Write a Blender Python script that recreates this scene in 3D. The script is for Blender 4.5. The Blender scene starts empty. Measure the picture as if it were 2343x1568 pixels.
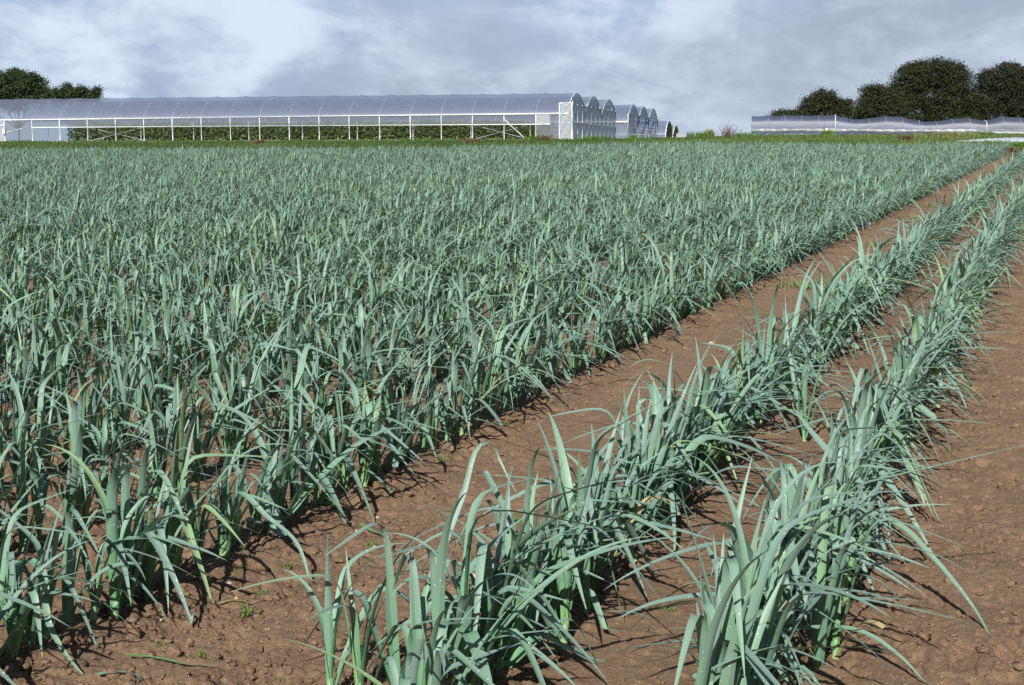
import bpy, math, random
import numpy as np
from mathutils import Matrix, Vector

# ------------------------------------------------------------------ camera, sky, sun
SC = bpy.context.scene
COL = SC.collection
PW, PH, FPX = 2342.0, 1568.0, 3800.0          # photo measured at 2342 px wide
PITCH = math.atan(501.5 / FPX)
ROLL = math.radians(-0.37)
CAMH = 1.6

cam = bpy.data.cameras.new("camera")
cam.sensor_width = 36.0
cam.lens = FPX / PW * 36.0
cam.clip_start = 0.05
cam.clip_end = 9000
camo = bpy.data.objects.new("camera", cam)
COL.objects.link(camo)
_c, _s = math.cos(ROLL), math.sin(ROLL)
_r = Vector((1, 0, 0)); _u = Vector((0, math.sin(PITCH), math.cos(PITCH))); _f = Vector((0, math.cos(PITCH), -math.sin(PITCH)))
_ri = _r * _c + _u * _s
_up = _r * -_s + _u * _c
M = Matrix.Identity(4)
for i in range(3):
    M[i][0], M[i][1], M[i][2] = _ri[i], _up[i], -_f[i]
M[2][3] = CAMH
camo.matrix_world = M
SC.camera = camo

SUN_ELEV, SHADOW_AZ = math.radians(34), math.radians(12)     # shadows fall away and slightly right
sd = Vector((-math.sin(SHADOW_AZ) * math.cos(SUN_ELEV), -math.cos(SHADOW_AZ) * math.cos(SUN_ELEV), math.sin(SUN_ELEV)))
sun = bpy.data.lights.new("sun", 'SUN')
sun.energy = 5.0
sun.angle = math.radians(0.5)
sun.color = (1.0, 0.955, 0.88)
suno = bpy.data.objects.new("sun", sun)
suno.rotation_mode = 'QUATERNION'
suno.rotation_quaternion = sd.to_track_quat('Z', 'Y')
COL.objects.link(suno)

def N(nt, typ, **kw):
    n = nt.nodes.new(typ)
    for k, v in kw.items():
        if k.startswith('i_'):
            n.inputs[k[2:].replace('_', ' ')].default_value = v
        elif k.startswith('n'):
            n.inputs[int(k[1:])].default_value = v
        else:
            setattr(n, k, v)
    return n

def math_(nt, op, a, b=None, clamp=False):
    n = nt.nodes.new('ShaderNodeMath'); n.operation = op; n.use_clamp = clamp
    for i, v in enumerate((a, b)):
        if v is None: continue
        if isinstance(v, (int, float)): n.inputs[i].default_value = v
        else: nt.links.new(v, n.inputs[i])
    return n.outputs[0]

def mixc(nt, fac, a, b, typ='MIX'):
    n = nt.nodes.new('ShaderNodeMix'); n.data_type = 'RGBA'; n.blend_type = typ
    if isinstance(fac, (int, float)): n.inputs[0].default_value = fac
    else: nt.links.new(fac, n.inputs[0])
    for i, v in ((6, a), (7, b)):
        if isinstance(v, (tuple, list)): n.inputs[i].default_value = tuple(v) + ((1,) if len(v) == 3 else ())
        else: nt.links.new(v, n.inputs[i])
    return n.outputs[2]

def ramp(nt, src, lo, hi):
    n = nt.nodes.new('ShaderNodeMapRange'); n.interpolation_type = 'SMOOTHSTEP'
    nt.links.new(src, n.inputs[0]); n.inputs[1].default_value = lo; n.inputs[2].default_value = hi
    return n.outputs[0]

W = bpy.data.worlds.new("World"); SC.world = W; W.use_nodes = True
nt = W.node_tree; nt.nodes.clear()
out = nt.nodes.new('ShaderNodeOutputWorld'); bg = nt.nodes.new('ShaderNodeBackground')
sky = nt.nodes.new('ShaderNodeTexSky'); sky.sky_type = 'NISHITA'; sky.sun_disc = False
sky.sun_elevation = SUN_ELEV; sky.sun_rotation = math.atan2(sd.x, sd.y)
STR = 0.07
bg.inputs[1].default_value = STR
tc = nt.nodes.new('ShaderNodeTexCoord'); sep = nt.nodes.new('ShaderNodeSeparateXYZ')
nt.links.new(tc.outputs['Generated'], sep.inputs[0])
den = math_(nt, 'ADD', math_(nt, 'MAXIMUM', sep.outputs[2], 0.0), 0.30)
cx = math_(nt, 'DIVIDE', sep.outputs[0], den); cy = math_(nt, 'DIVIDE', sep.outputs[1], den)
cmb = nt.nodes.new('ShaderNodeCombineXYZ'); nt.links.new(sep.outputs[0], cmb.inputs[0]); nt.links.new(sep.outputs[1], cmb.inputs[1])
nt.links.new(math_(nt, 'MULTIPLY', sep.outputs[2], 1.9), cmb.inputs[2])
def cloudnoise(scale, detail, rough, off, dist=0.0):
    mp = nt.nodes.new('ShaderNodeMapping'); mp.inputs['Location'].default_value = off
    nt.links.new(cmb.outputs[0], mp.inputs['Vector'])
    n = N(nt, 'ShaderNodeTexNoise', i_Scale=scale, i_Detail=detail, i_Roughness=rough, i_Distortion=dist)
    nt.links.new(mp.outputs[0], n.inputs['Vector'])
    return n.outputs['Fac']
n1 = cloudnoise(7.0, 8, 0.56, (0.35, 0.2, 0), 0.35)
n2 = cloudnoise(4.2, 5, 0.5, (1.4, 2.1, 3.0), 0.1)
n3 = cloudnoise(19.0, 6, 0.6, (5, 1, 2), 0.3)
k = 1.0 / STR
thin = tuple(v * k for v in (0.228, 0.305, 0.468))
light = tuple(v * k for v in (0.465, 0.540, 0.635))
grey = tuple(v * k for v in (0.250, 0.290, 0.358))
c0 = mixc(nt, 0.80, sky.outputs[0], thin)
shape = math_(nt, 'ADD', math_(nt, 'MULTIPLY', n1, 0.62), math_(nt, 'MULTIPLY', n3, 0.38))
c1 = mixc(nt, ramp(nt, shape, 0.41, 0.57), c0, light)
# the bank of greyer cloud stands to the right
rightness = ramp(nt, sep.outputs[0], -0.06, 0.20)
gm = math_(nt, 'MULTIPLY', ramp(nt, math_(nt, 'ADD', n2, math_(nt, 'MULTIPLY', rightness, 0.22)), 0.44, 0.72), 0.72)
c2 = mixc(nt, gm, c1, mixc(nt, ramp(nt, n3, 0.35, 0.65), grey, tuple(v * k for v in (0.335, 0.388, 0.465))))
hi = math_(nt, 'MAXIMUM', ramp(nt, sep.outputs[2], 0.34, 0.60), math_(nt, 'SUBTRACT', 1.0, ramp(nt, sep.outputs[1], -0.2, 0.5)))
deep = mixc(nt, 0.7, sky.outputs[0], tuple(v * k for v in (0.045, 0.07, 0.125)))
c3 = mixc(nt, hi, c2, deep)
nt.links.new(c3, bg.inputs[0]); nt.links.new(bg.outputs[0], out.inputs[0])

SC.view_settings.view_transform = 'Standard'
SC.view_settings.look = 'None'
SC.view_settings.exposure = 0.60
SC.view_settings.gamma = 1.0
SC.cycles.use_denoising = False
SC.cycles.max_bounces = 8
SC.cycles.transparent_max_bounces = 24
SC.cycles.caustics_reflective = False
SC.cycles.caustics_refractive = False

# ------------------------------------------------------------------ helpers
rng = np.random.default_rng(7)
random.seed(7)

def ray(px, py):
    u = (px - PW / 2) / FPX; v = -(py - PH / 2) / FPX
    u, v = u * _c - v * _s, u * _s + v * _c
    return np.array([u, math.cos(PITCH) + v * math.sin(PITCH), -math.sin(PITCH) + v * math.cos(PITCH)])
def at(px, py, D):                 # world point seen at that photo pixel, D metres ahead
    d = ray(px, py); return np.array([0, 0, CAMH]) + d * (D / d[1])
def onground(px, py, z=0.0):
    d = ray(px, py); t = (z - CAMH) / d[2]; return d[0] * t, d[1] * t

def mkmesh(name, V, F, uv=None, attrs=None, smooth=True):
    me = bpy.data.meshes.new(name)
    V = np.asarray(V, dtype=np.float32)
    if not isinstance(F, np.ndarray):
        me.from_pydata([tuple(map(float, v)) for v in V], [], [tuple(map(int, f)) for f in F])
    else:
        nf, kk = F.shape
        me.vertices.add(len(V)); me.vertices.foreach_set('co', V.ravel())
        me.loops.add(nf * kk); me.loops.foreach_set('vertex_index', F.astype(np.int32).ravel())
        me.polygons.add(nf)
        me.polygons.foreach_set('loop_start', np.arange(0, nf * kk, kk, dtype=np.int32))
        me.update(calc_edges=True)
    if uv is not None:
        li = np.empty(len(me.loops), dtype=np.int32); me.loops.foreach_get('vertex_index', li)
        lay = me.uv_layers.new(name='UVMap'); lay.data.foreach_set('uv', np.asarray(uv, dtype=np.float32)[li].ravel())
    for k2, a in (attrs or {}).items():
        at_ = me.attributes.new(k2, 'FLOAT', 'POINT'); at_.data.foreach_set('value', np.asarray(a, dtype=np.float32).ravel())
    if smooth and len(me.polygons):
        me.polygons.foreach_set('use_smooth', np.ones(len(me.polygons), dtype=bool))
    me.update()
    return me

def link(name, me, mat, parent=None):
    o = bpy.data.objects.new(name, me); COL.objects.link(o)
    if mat is not None: me.materials.append(mat)
    if parent is not None: o.parent = parent
    return o
def mk(name, V, F, mat, parent=None, **kw):
    org = kw.pop('org', None)
    if org is not None: V = np.asarray(V) - np.asarray(org)
    return link(name, mkmesh(name, V, F, **kw), mat, parent)
def tag(o, label, cat=None, group=None, kind=None):
    if label: o['label'] = label
    if cat: o['category'] = cat
    if group: o['group'] = group
    if kind: o['kind'] = kind
    return o
def empty(name, loc, label, cat, group=None, kind=None):
    o = bpy.data.objects.new(name, None); COL.objects.link(o); o.location = tuple(map(float, loc)); o.empty_display_size = 0.1
    return tag(o, label, cat, group, kind)

class MB:
    """collects tubes, boxes and sheets into one mesh"""
    def __init__(s): s.V = []; s.F = []; s.n = 0
    def add(s, V, F):
        s.V.append(np.asarray(V, float)); s.F += [tuple(i + s.n for i in f) for f in F]; s.n += len(V); return s
    def tube(s, pts, r, n=6, cap=True):
        pts = np.asarray(pts, float); r = np.broadcast_to(np.asarray(r, float), (len(pts),))
        T = np.gradient(pts, axis=0); T /= np.linalg.norm(T, axis=1)[:, None] + 1e-9
        V = []
        ref = np.array([0, 0, 1.0]) if abs(T[0][2]) < 0.9 else np.array([1.0, 0, 0])
        for p, t, rr in zip(pts, T, r):
            a = np.cross(t, ref); a /= np.linalg.norm(a) + 1e-9; b = np.cross(t, a); ref = b if abs(np.dot(b, t)) < .9 else ref
            ref = -np.cross(t, a) * -1
            for j in range(n):
                w = 2 * math.pi * (j + .5) / n
                V.append(p + rr * (math.cos(w) * a + math.sin(w) * b))
            ref = b
        F = []
        for i in range(len(pts) - 1):
            for j in range(n):
                F.append((i * n + j, i * n + (j + 1) % n, (i + 1) * n + (j + 1) % n, (i + 1) * n + j))
        if cap:
            F.append(tuple(range(n))[::-1]); F.append(tuple((len(pts) - 1) * n + j for j in range(n)))
        return s.add(V, F)
    def grid(s, P):                       # P[i][j] points
        P = np.asarray(P, float); a, b = P.shape[:2]
        F = [(i * b + j, i * b + j + 1, (i + 1) * b + j + 1, (i + 1) * b + j) for i in range(a - 1) for j in range(b - 1)]
        return s.add(P.reshape(-1, 3), F)
    def box(s, c, ax, ay, az):            # centre + half vectors
        c, ax, ay, az = map(lambda v: np.asarray(v, float), (c, ax, ay, az))
        V = [c + i * ax + j * ay + k_ * az for i in (-1, 1) for j in (-1, 1) for k_ in (-1, 1)]
        return s.add(V, [(0, 1, 3, 2), (4, 6, 7, 5), (0, 4, 5, 1), (2, 3, 7, 6), (0, 2, 6, 4), (1, 5, 7, 3)])
    def build(s, name, mat, parent=None, smooth=False, org=(0, 0, 0)):
        V = np.concatenate(s.V) - np.asarray(org)
        return link(name, mkmesh(name, V, s.F, smooth=smooth), mat, parent)

def hash2(ix, iy, k_=0):
    h = (ix.astype(np.int64) * 374761393 + iy.astype(np.int64) * 668265263 + k_ * 1442695041) & 0xffffffff
    h = ((h ^ (h >> 13)) * 1274126177) & 0xffffffff
    h = (h ^ (h >> 16)) & 0xffff
    return h / 65535.0
def vnoise(x, y, k_=0):
    ix = np.floor(x); iy = np.floor(y); fx = x - ix; fy = y - iy
    fx = fx * fx * (3 - 2 * fx); fy = fy * fy * (3 - 2 * fy)
    a = hash2(ix, iy, k_); b = hash2(ix + 1, iy, k_); c = hash2(ix, iy + 1, k_); d = hash2(ix + 1, iy + 1, k_)
    return (a + (b - a) * fx) * (1 - fy) + (c + (d - c) * fx) * fy - 0.5
def fbm(x, y, oct_, k_=0, gain=.5):
    s = 0; a = 1
    for o in range(oct_):
        s = s + a * vnoise(x * 2 ** o + 17.3 * o, y * 2 ** o - 9.1 * o, k_ + o); a *= gain
    return s
def worley(x, y, k_=0):
    ix = np.floor(x); iy = np.floor(y); best = np.full(np.shape(x), 9.0); sec = best.copy()
    for dx in (-1, 0, 1):
        for dy in (-1, 0, 1):
            jx = ix + dx; jy = iy + dy
            d = np.hypot(jx + hash2(jx, jy, k_) - x, jy + hash2(jx, jy, k_ + 5) - y)
            sec = np.where(d < best, best, np.minimum(sec, d)); best = np.minimum(best, d)
    return best, sec

# rows: direction and signed distance across them
RD = np.array([0.3177, 0.9482]); RC = np.array([0.9482, -0.3177])
def across(x, y): return RC[0] * x + RC[1] * y
ROWS = [-0.77, -1.54, -2.95] + [-3.68 - 0.735 * i for i in range(90)]
EDGE_S = [-.7, -.305, -.174, -.044, .113, .1436, .2326, .264, .306, .7]; EDGE_Y = [96, 95, 91, 88.6, 102, 97, 86.4, 94, 79, 79]
def field_edge(x, y): return np.interp(np.asarray(x) / np.maximum(np.asarray(y), .1), EDGE_S, EDGE_Y)
GA = np.array([-0.9716, 0.2366]); GB = np.array([0.2366, 0.9716]); GO = np.array([5.453, 159.25])     # the greenhouse's front corner and axes
FALL = 0.024
def macro(x, y):
    x = np.asarray(x, float); y = np.asarray(y, float)
    t = np.clip((x - 8) / 32, 0, 1)
    b = (x - GO[0]) * GB[0] + (y - GO[1]) * GB[1] - 50 * t * t * (3 - 2 * t)
    return -FALL * (np.sqrt(np.maximum(b, 0) ** 2 + 4) - 2)
def micro(x, y):
    x = np.asarray(x, float); y = np.asarray(y, float); c = across(x, y)
    near = np.clip(1.4 - np.hypot(x, y) / 60, 0, 1)
    trod = 1 / (1 + np.exp(-(c + 0.36) / 0.07))                        # walked-on ground beside the last row
    crumb = np.clip(1.0 - 0.75 * np.exp(-((c + 2.2) / 0.46) ** 2) * np.clip((y - 6.2) / 2.5, 0, 1), 0, 1)
    crumb = crumb * np.where((c > -1.40) & (c < -0.90), 0.30, 1.0)
    z = 0.018 * fbm(x * 3, y * 3, 3, 3) + (0.012 * fbm(x * 22, y * 22, 3, 11) + 0.006 * fbm(x * 70, y * 70, 2, 14)) * (0.22 + .8 * crumb * (1 - .72 * trod))
    clod = np.clip(vnoise(x * 7, y * 7, 31) + 0.55, 0.15, 1)
    g1 = fbm(x * 19 + 1.5 * vnoise(x * 9, y * 9, 41), y * 19 + 1.5 * vnoise(x * 9, y * 9, 42), 5, 43, .68)
    z = z + crumb * (1 - trod) * .022 * clod * np.clip(g1, -.5, .45)
    f1b, f2b = worley(x * 11 + fbm(x * 9, y * 9, 3, 50) * 1.6, y * 11 + fbm(x * 9, y * 9, 3, 54) * 1.6, 61)
    z = z + 0.016 * crumb * np.clip(fbm(x * 12, y * 12, 4, 63, .6), -.2, .6) * (1 - trod)
    crack = np.clip(0.10 - (f2b - f1b), 0, 0.1) / 0.1 * np.clip(vnoise(x * 4, y * 4, 71) * 3.0 - 0.15, 0, 1)
    pit = np.clip(vnoise(x * 17, y * 17, 81) * 1.5 + fbm(x * 40, y * 40, 2, 85) * .6 - 0.30, 0, 1)
    z = z + trod * (-0.016 * crack - 0.05 * pit + 0.010 * fbm(x * 5, y * 5, 2, 90) + .005 * fbm(x * 26, y * 26, 4, 97, .7))
    wx = .5 * fbm(x * 8, y * 8, 2, 101); wy = .5 * fbm(x * 8, y * 8, 2, 105)
    hole = np.clip((vnoise(x * 20 + 4 * wx, y * 12 + 4 * wy, 111) - .22) * 6, 0, 1) * np.clip(vnoise(x * 4, y * 4, 113) * 2.5 + .75, 0, 1)
    hole2 = np.clip((vnoise(x * 42 + 6 * wx, y * 26 + 6 * wy, 117) - .22) * 6, 0, 1) * np.clip(vnoise(x * 5, y * 3, 119) * 3 + .7, 0, 1)
    z = z - trod * (.055 * hole + .050 * hole2 * np.clip((c + .25) * 3, 0, 1) - .012 * np.clip(fbm(x * 13, y * 9, 4, 131, .65), 0, .5)) - (1 - trod) * crumb * (.024 * hole + .030 * hole2)
    row = 0
    for rc in ROWS[:8]:
        row = row + np.exp(-((c - rc) / 0.15) ** 2)
    z = z + 0.022 * row
    return z * near
def gz(x, y): return float(macro(x, y) + micro(np.array([x]), np.array([y]))[0])

# ------------------------------------------------------------------ materials
def newmat(name):
    m = bpy.data.materials.new(name); m.use_nodes = True; nt = m.node_tree; nt.nodes.clear()
    o = nt.nodes.new('ShaderNodeOutputMaterial'); return m, nt, o
def principled(nt, o, color, rough=.6, spec=.4, **kw):
    p = nt.nodes.new('ShaderNodeBsdfPrincipled')
    if isinstance(color, tuple): p.inputs['Base Color'].default_value = color + (1,)
    else: nt.links.new(color, p.inputs['Base Color'])
    if isinstance(rough, (int, float)): p.inputs['Roughness'].default_value = rough
    else: nt.links.new(rough, p.inputs['Roughness'])
    p.inputs['Specular IOR Level'].default_value = spec
    if o is not None: nt.links.new(p.outputs[0], o.inputs[0])
    return p
def attr(nt, name):
    a = nt.nodes.new('ShaderNodeAttribute'); a.attribute_name = name; return a.outputs['Fac']
def noise(nt, vec, scale, detail=3, rough=.55):
    n = N(nt, 'ShaderNodeTexNoise', i_Scale=scale, i_Detail=detail, i_Roughness=rough)
    if vec is not None: nt.links.new(vec, n.inputs['Vector'])
    return n.outputs['Fac']
def bump(nt, h, strength, dist, p):
    b = nt.nodes.new('ShaderNodeBump'); b.inputs['Strength'].default_value = strength; b.inputs['Distance'].default_value = dist
    nt.links.new(h, b.inputs['Height']); nt.links.new(b.outputs[0], p.inputs['Normal']); return b

def leek_mat():
    m, nt, o = newmat('leek leaf')
    uv = nt.nodes.new('ShaderNodeUVMap'); uv.uv_map = 'UVMap'
    tone = attr(nt, 'tone'); al = attr(nt, 'along')
    c = mixc(nt, tone, (0.172, 0.256, 0.234), (0.178, 0.290, 0.216))
    lowg = mixc(nt, tone, (0.115, 0.236, 0.156), (0.140, 0.312, 0.148))
    c = mixc(nt, ramp(nt, al, 0.10, 0.62), lowg, c)
    mid = math_(nt, 'SUBTRACT', 1.0, ramp(nt, attr(nt, 'side'), 0.0, 0.16))
    c = mixc(nt, math_(nt, 'MULTIPLY', mid, .35), c, (0.26, 0.42, 0.33))
    # fine ribs along the blade
    mp = nt.nodes.new('ShaderNodeMapping'); mp.inputs['Scale'].default_value = (620, 9, 1); nt.links.new(uv.outputs[0], mp.inputs[0])
    st = noise(nt, mp.outputs[0], 1.0, 2)
    c = mixc(nt, ramp(nt, st, 0.35, 0.65), mixc(nt, 0.22, c, (0.09, 0.20, 0.12)), c)
    mp2 = nt.nodes.new('ShaderNodeMapping'); mp2.inputs['Scale'].default_value = (40, 7, 1); nt.links.new(uv.outputs[0], mp2.inputs[0])
    bl = noise(nt, mp2.outputs[0], 1.0, 3)
    c = mixc(nt, math_(nt, 'MULTIPLY', ramp(nt, bl, 0.52, 0.75), 0.35), c, (0.17, 0.34, 0.15))
    # pale green shank end
    basef = math_(nt, 'MULTIPLY', math_(nt, 'SUBTRACT', 1.0, ramp(nt, al, 0.0, 0.22)), ramp(nt, tone, 0.35, 0.9))
    c = mixc(nt, math_(nt, 'MULTIPLY', basef, 0.75), c, (0.25, 0.44, 0.15))
    # yellowed tips on some leaves
    tip = math_(nt, 'MULTIPLY', ramp(nt, al, 0.93, 1.0), ramp(nt, tone, 0.7, 0.9))
    c = mixc(nt, math_(nt, 'MULTIPLY', tip, 0.8), c, (0.45, 0.42, 0.16))
    c = mixc(nt, math_(nt, 'MULTIPLY', ramp(nt, tone, 0.93, 0.99), 0.5), c, (0.26, 0.38, 0.13))
    c = mixc(nt, ramp(nt, tone, 1.05, 1.15), c, (0.30, 0.27, 0.13))
    # water beads on the wax, their sun glints painted in as whitish dots
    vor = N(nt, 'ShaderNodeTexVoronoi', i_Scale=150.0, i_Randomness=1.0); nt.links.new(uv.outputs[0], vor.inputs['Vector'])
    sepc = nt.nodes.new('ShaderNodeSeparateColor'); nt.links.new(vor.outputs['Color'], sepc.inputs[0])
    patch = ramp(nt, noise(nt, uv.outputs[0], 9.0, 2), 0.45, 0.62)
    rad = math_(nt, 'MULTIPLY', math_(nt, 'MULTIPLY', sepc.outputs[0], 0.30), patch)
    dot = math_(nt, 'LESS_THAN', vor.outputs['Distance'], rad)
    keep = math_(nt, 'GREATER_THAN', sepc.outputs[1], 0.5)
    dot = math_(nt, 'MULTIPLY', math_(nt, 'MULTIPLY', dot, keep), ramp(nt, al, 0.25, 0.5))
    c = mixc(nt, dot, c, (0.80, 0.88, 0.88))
    rg = math_(nt, 'SUBTRACT', 0.50, math_(nt, 'MULTIPLY', dot, 0.35))
    p = principled(nt, None, c, rg, 0.35)
    h = math_(nt, 'ADD', math_(nt, 'MULTIPLY', st, 0.35), math_(nt, 'MULTIPLY', dot, 1.5))
    bump(nt, h, 0.35, 0.001, p)
    tr = nt.nodes.new('ShaderNodeBsdfTranslucent')
    nt.links.new(mixc(nt, 0.5, c, (0.16, 0.40, 0.06)), tr.inputs[0])
    mx = nt.nodes.new('ShaderNodeMixShader'); mx.inputs[0].default_value = 0.11
    nt.links.new(p.outputs[0], mx.inputs[1]); nt.links.new(tr.outputs[0], mx.inputs[2]); nt.links.new(mx.outputs[0], o.inputs[0])
    return m
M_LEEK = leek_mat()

def stem_mat():
    m, nt, o = newmat('leek shank')
    al = attr(nt, 'along'); g = nt.nodes.new('ShaderNodeTexCoord')
    mp = nt.nodes.new('ShaderNodeMapping'); mp.inputs['Scale'].default_value = (300, 300, 6); nt.links.new(g.outputs['Object'], mp.inputs[0])
    st = noise(nt, mp.outputs[0], 1, 2)
    c = mixc(nt, ramp(nt, al, 0.0, 0.8), (0.30, 0.42, 0.18), (0.15, 0.31, 0.15))
    c = mixc(nt, math_(nt, 'MULTIPLY', st, 0.4), c, (0.14, 0.27, 0.13))
    p = principled(nt, o, c, 0.5, 0.35); return m
M_STEM = stem_mat()

def soil_mat():
    m, nt, o = newmat('brown soil')
    g = nt.nodes.new('ShaderNodeTexCoord'); P = g.outputs['Object']
    a = noise(nt, P, 2.1, 5); b = noise(nt, P, 36, 5, .65); d = noise(nt, P, 150, 5, .7)
    c = mixc(nt, ramp(nt, a, .35, .65), (0.232, 0.148, 0.088), (0.180, 0.111, 0.066))
    c = mixc(nt, ramp(nt, b, .40, .68), c, (0.255, 0.175, 0.110))
    c = mixc(nt, math_(nt, 'MULTIPLY', ramp(nt, d, .48, .66), .62), c, (0.10, 0.063, 0.041))
    # pale grit
    vor = N(nt, 'ShaderNodeTexVoronoi', i_Scale=105.0); nt.links.new(P, vor.inputs['Vector'])
    sc = nt.nodes.new('ShaderNodeSeparateColor'); nt.links.new(vor.outputs['Color'], sc.inputs[0])
    gr = math_(nt, 'MULTIPLY', math_(nt, 'LESS_THAN', vor.outputs['Distance'], 0.19), math_(nt, 'GREATER_THAN', sc.outputs[0], 0.84))
    c = mixc(nt, math_(nt, 'MULTIPLY', gr, .8), c, (0.62, 0.50, 0.38))
    p = principled(nt, o, c, 0.82, 0.30)
    h = math_(nt, 'ADD', math_(nt, 'MULTIPLY', b, 1.0), math_(nt, 'MULTIPLY', d, 1.0))
    bump(nt, h, 1.0, 0.010, p)
    return m
M_SOIL = soil_mat()

def simple(name, col, rough=.6, spec=.4, var=None, vscale=8.0, bumpd=0.0, metal=0.0):
    m, nt, o = newmat(name)
    if var is not None:
        g = nt.nodes.new('ShaderNodeTexCoord')
        f = noise(nt, g.outputs['Object'], vscale, 5, .6)
        c = mixc(nt, ramp(nt, f, .35, .68), col, var)
        p = principled(nt, o, c, rough, spec)
        if bumpd: bump(nt, f, .6, bumpd, p)
    else:
        p = principled(nt, o, col, rough, spec)
    p.inputs['Metallic'].default_value = metal
    return m
def foliage(name, c1, c2, transl=.12, rough=.6):
    m, nt, o = newmat(name)
    c = mixc(nt, attr(nt, 'tone'), c1, c2)
    p = principled(nt, None, c, rough, .25)
    tr = nt.nodes.new('ShaderNodeBsdfTranslucent'); nt.links.new(c, tr.inputs[0])
    mx = nt.nodes.new('ShaderNodeMixShader'); mx.inputs[0].default_value = transl
    nt.links.new(p.outputs[0], mx.inputs[1]); nt.links.new(tr.outputs[0], mx.inputs[2]); nt.links.new(mx.outputs[0], o.inputs[0])
    return m
def film(name, col, opac, tint=(.9, .93, .97), rough=.25, transl=.5, wrinkle=0.0, wscale=1.5, gloss=.08):
    """polythene: part lets the light straight through, part scatters it"""
    m, nt, o = newmat(name)
    g = nt.nodes.new('ShaderNodeTexCoord')
    f = noise(nt, g.outputs['Object'], .9, 5, .6)
    tp = nt.nodes.new('ShaderNodeBsdfTransparent'); tp.inputs[0].default_value = tint + (1,)
    c = mixc(nt, f, tuple(v * .86 for v in col), col)
    df = nt.nodes.new('ShaderNodeBsdfDiffuse'); nt.links.new(c, df.inputs[0])
    tl = nt.nodes.new('ShaderNodeBsdfTranslucent'); nt.links.new(c, tl.inputs[0])
    m1 = nt.nodes.new('ShaderNodeMixShader'); m1.inputs[0].default_value = transl
    nt.links.new(df.outputs[0], m1.inputs[1]); nt.links.new(tl.outputs[0], m1.inputs[2])
    m2 = nt.nodes.new('ShaderNodeMixShader')
    nt.links.new(math_(nt, 'ADD', opac - .06, math_(nt, 'MULTIPLY', f, .12)), m2.inputs[0])
    nt.links.new(tp.outputs[0], m2.inputs[1]); nt.links.new(m1.outputs[0], m2.inputs[2])
    gl = nt.nodes.new('ShaderNodeBsdfGlossy'); gl.inputs['Roughness'].default_value = rough; gl.inputs[0].default_value = (.95, .97, 1, 1)
    m3 = nt.nodes.new('ShaderNodeMixShader'); m3.inputs[0].default_value = gloss
    nt.links.new(m2.outputs[0], m3.inputs[1]); nt.links.new(gl.outputs[0], m3.inputs[2])
    if wrinkle:
        mp = nt.nodes.new('ShaderNodeMapping'); mp.inputs['Rotation'].default_value = (0.3, 0.6, .4); mp.inputs['Scale'].default_value = (1, 1, 4)
        nt.links.new(g.outputs['Object'], mp.inputs[0])
        w = noise(nt, mp.outputs[0], wscale, 4, .6)
        for n_ in (df, tl, gl):
            b = nt.nodes.new('ShaderNodeBump'); b.inputs['Strength'].default_value = 1.0; b.inputs['Distance'].default_value = wrinkle
            nt.links.new(w, b.inputs['Height']); nt.links.new(b.outputs[0], n_.inputs['Normal'])
    nt.links.new(m3.outputs[0], o.inputs[0])
    return m

M_WHITE = simple('white galvanised paint', (0.80, 0.82, 0.84), .45, .4, (0.66, 0.69, 0.72), 3)
M_GALV = simple('weathered galvanised steel', (0.50, 0.53, 0.57), .5, .5, (0.38, 0.41, 0.45), 4)
M_HOOP = simple('hoop under the film', (0.34, 0.37, 0.44), .6, .3, (0.30, 0.32, 0.38), 4)
M_DARKSTEEL = simple('dull dark steel', (0.16, 0.16, 0.17), .6, .4, (0.09, 0.085, 0.08), 6)
M_ROOF = film('greenhouse roof polythene', (0.335, 0.385, 0.53), 0.38, (.77, .81, .90), .5, .45, .02, .8, .05)
M_WALLF = film('greenhouse wall polythene', (0.38, 0.42, 0.49), 0.42, (.80, .84, .90), .3, .5, .02, 1.0, .05)
M_GABLE = film('greenhouse gable polythene', (0.74, 0.77, 0.83), 0.60, (.80, .84, .90), .4, .5, .01, .5, .03)
M_CORNER = film('wrinkled white polythene', (0.66, 0.70, 0.74), 0.66, (.9, .92, .95), .3, .45, .05, 1.2, .06)
M_TUNNEL = film('tunnel polythene', (0.155, 0.185, 0.285), 0.48, (.62, .67, .80), .5, .4, .02, .9, .04)
M_SKIRT = film('tunnel skirt polythene', (0.23, 0.245, 0.255), 0.85, (.85, .87, .9), .4, .3, .02, 1.2, .04)
M_NET = film('olive shade netting', (0.20, 0.22, 0.10), 0.92, (.5, .55, .4), .7, .3, .0, 2, .0)
M_SHEET = film('pale mulch film', (0.62, 0.68, 0.78), 0.92, (.9, .9, .9), .25, .3, .06, 3, .10)
M_KERB = simple('pale concrete', (0.46, 0.47, 0.48), .8, .3, (0.34, 0.34, 0.34), 3)
M_BOX = simple('cream motor housing', (0.68, 0.72, 0.52), .5, .4, (0.58, 0.62, 0.44), 3)
M_BARK = simple('dark bark', (0.06, 0.045, 0.035), .9, .2, (0.035, 0.028, 0.024), 3, .03)
M_DEADWOOD = simple('dead brown twigs', (0.13, 0.09, 0.07), .9, .2, (0.08, 0.06, 0.05), 12)
M_OAK = foliage('dark oak foliage', (0.036, 0.046, 0.021), (0.050, 0.059, 0.028), .25)
M_OAK2 = foliage('dark evergreen foliage', (0.024, 0.031, 0.016), (0.042, 0.047, 0.024), .15)
M_TREEL = foliage('broadleaf foliage', (0.024, 0.044, 0.018), (0.055, 0.085, 0.034), .12)
M_CROP = foliage('greenhouse vine leaves', (0.085, 0.145, 0.042), (0.38, 0.43, 0.16), .35)
M_GRASS = foliage('verge grass', (0.045, 0.090, 0.022), (0.145, 0.205, 0.055), .25)
M_PALEWEED = foliage('pale tangled weeds', (0.12, 0.20, 0.045), (0.28, 0.31, 0.11), .25)
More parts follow.
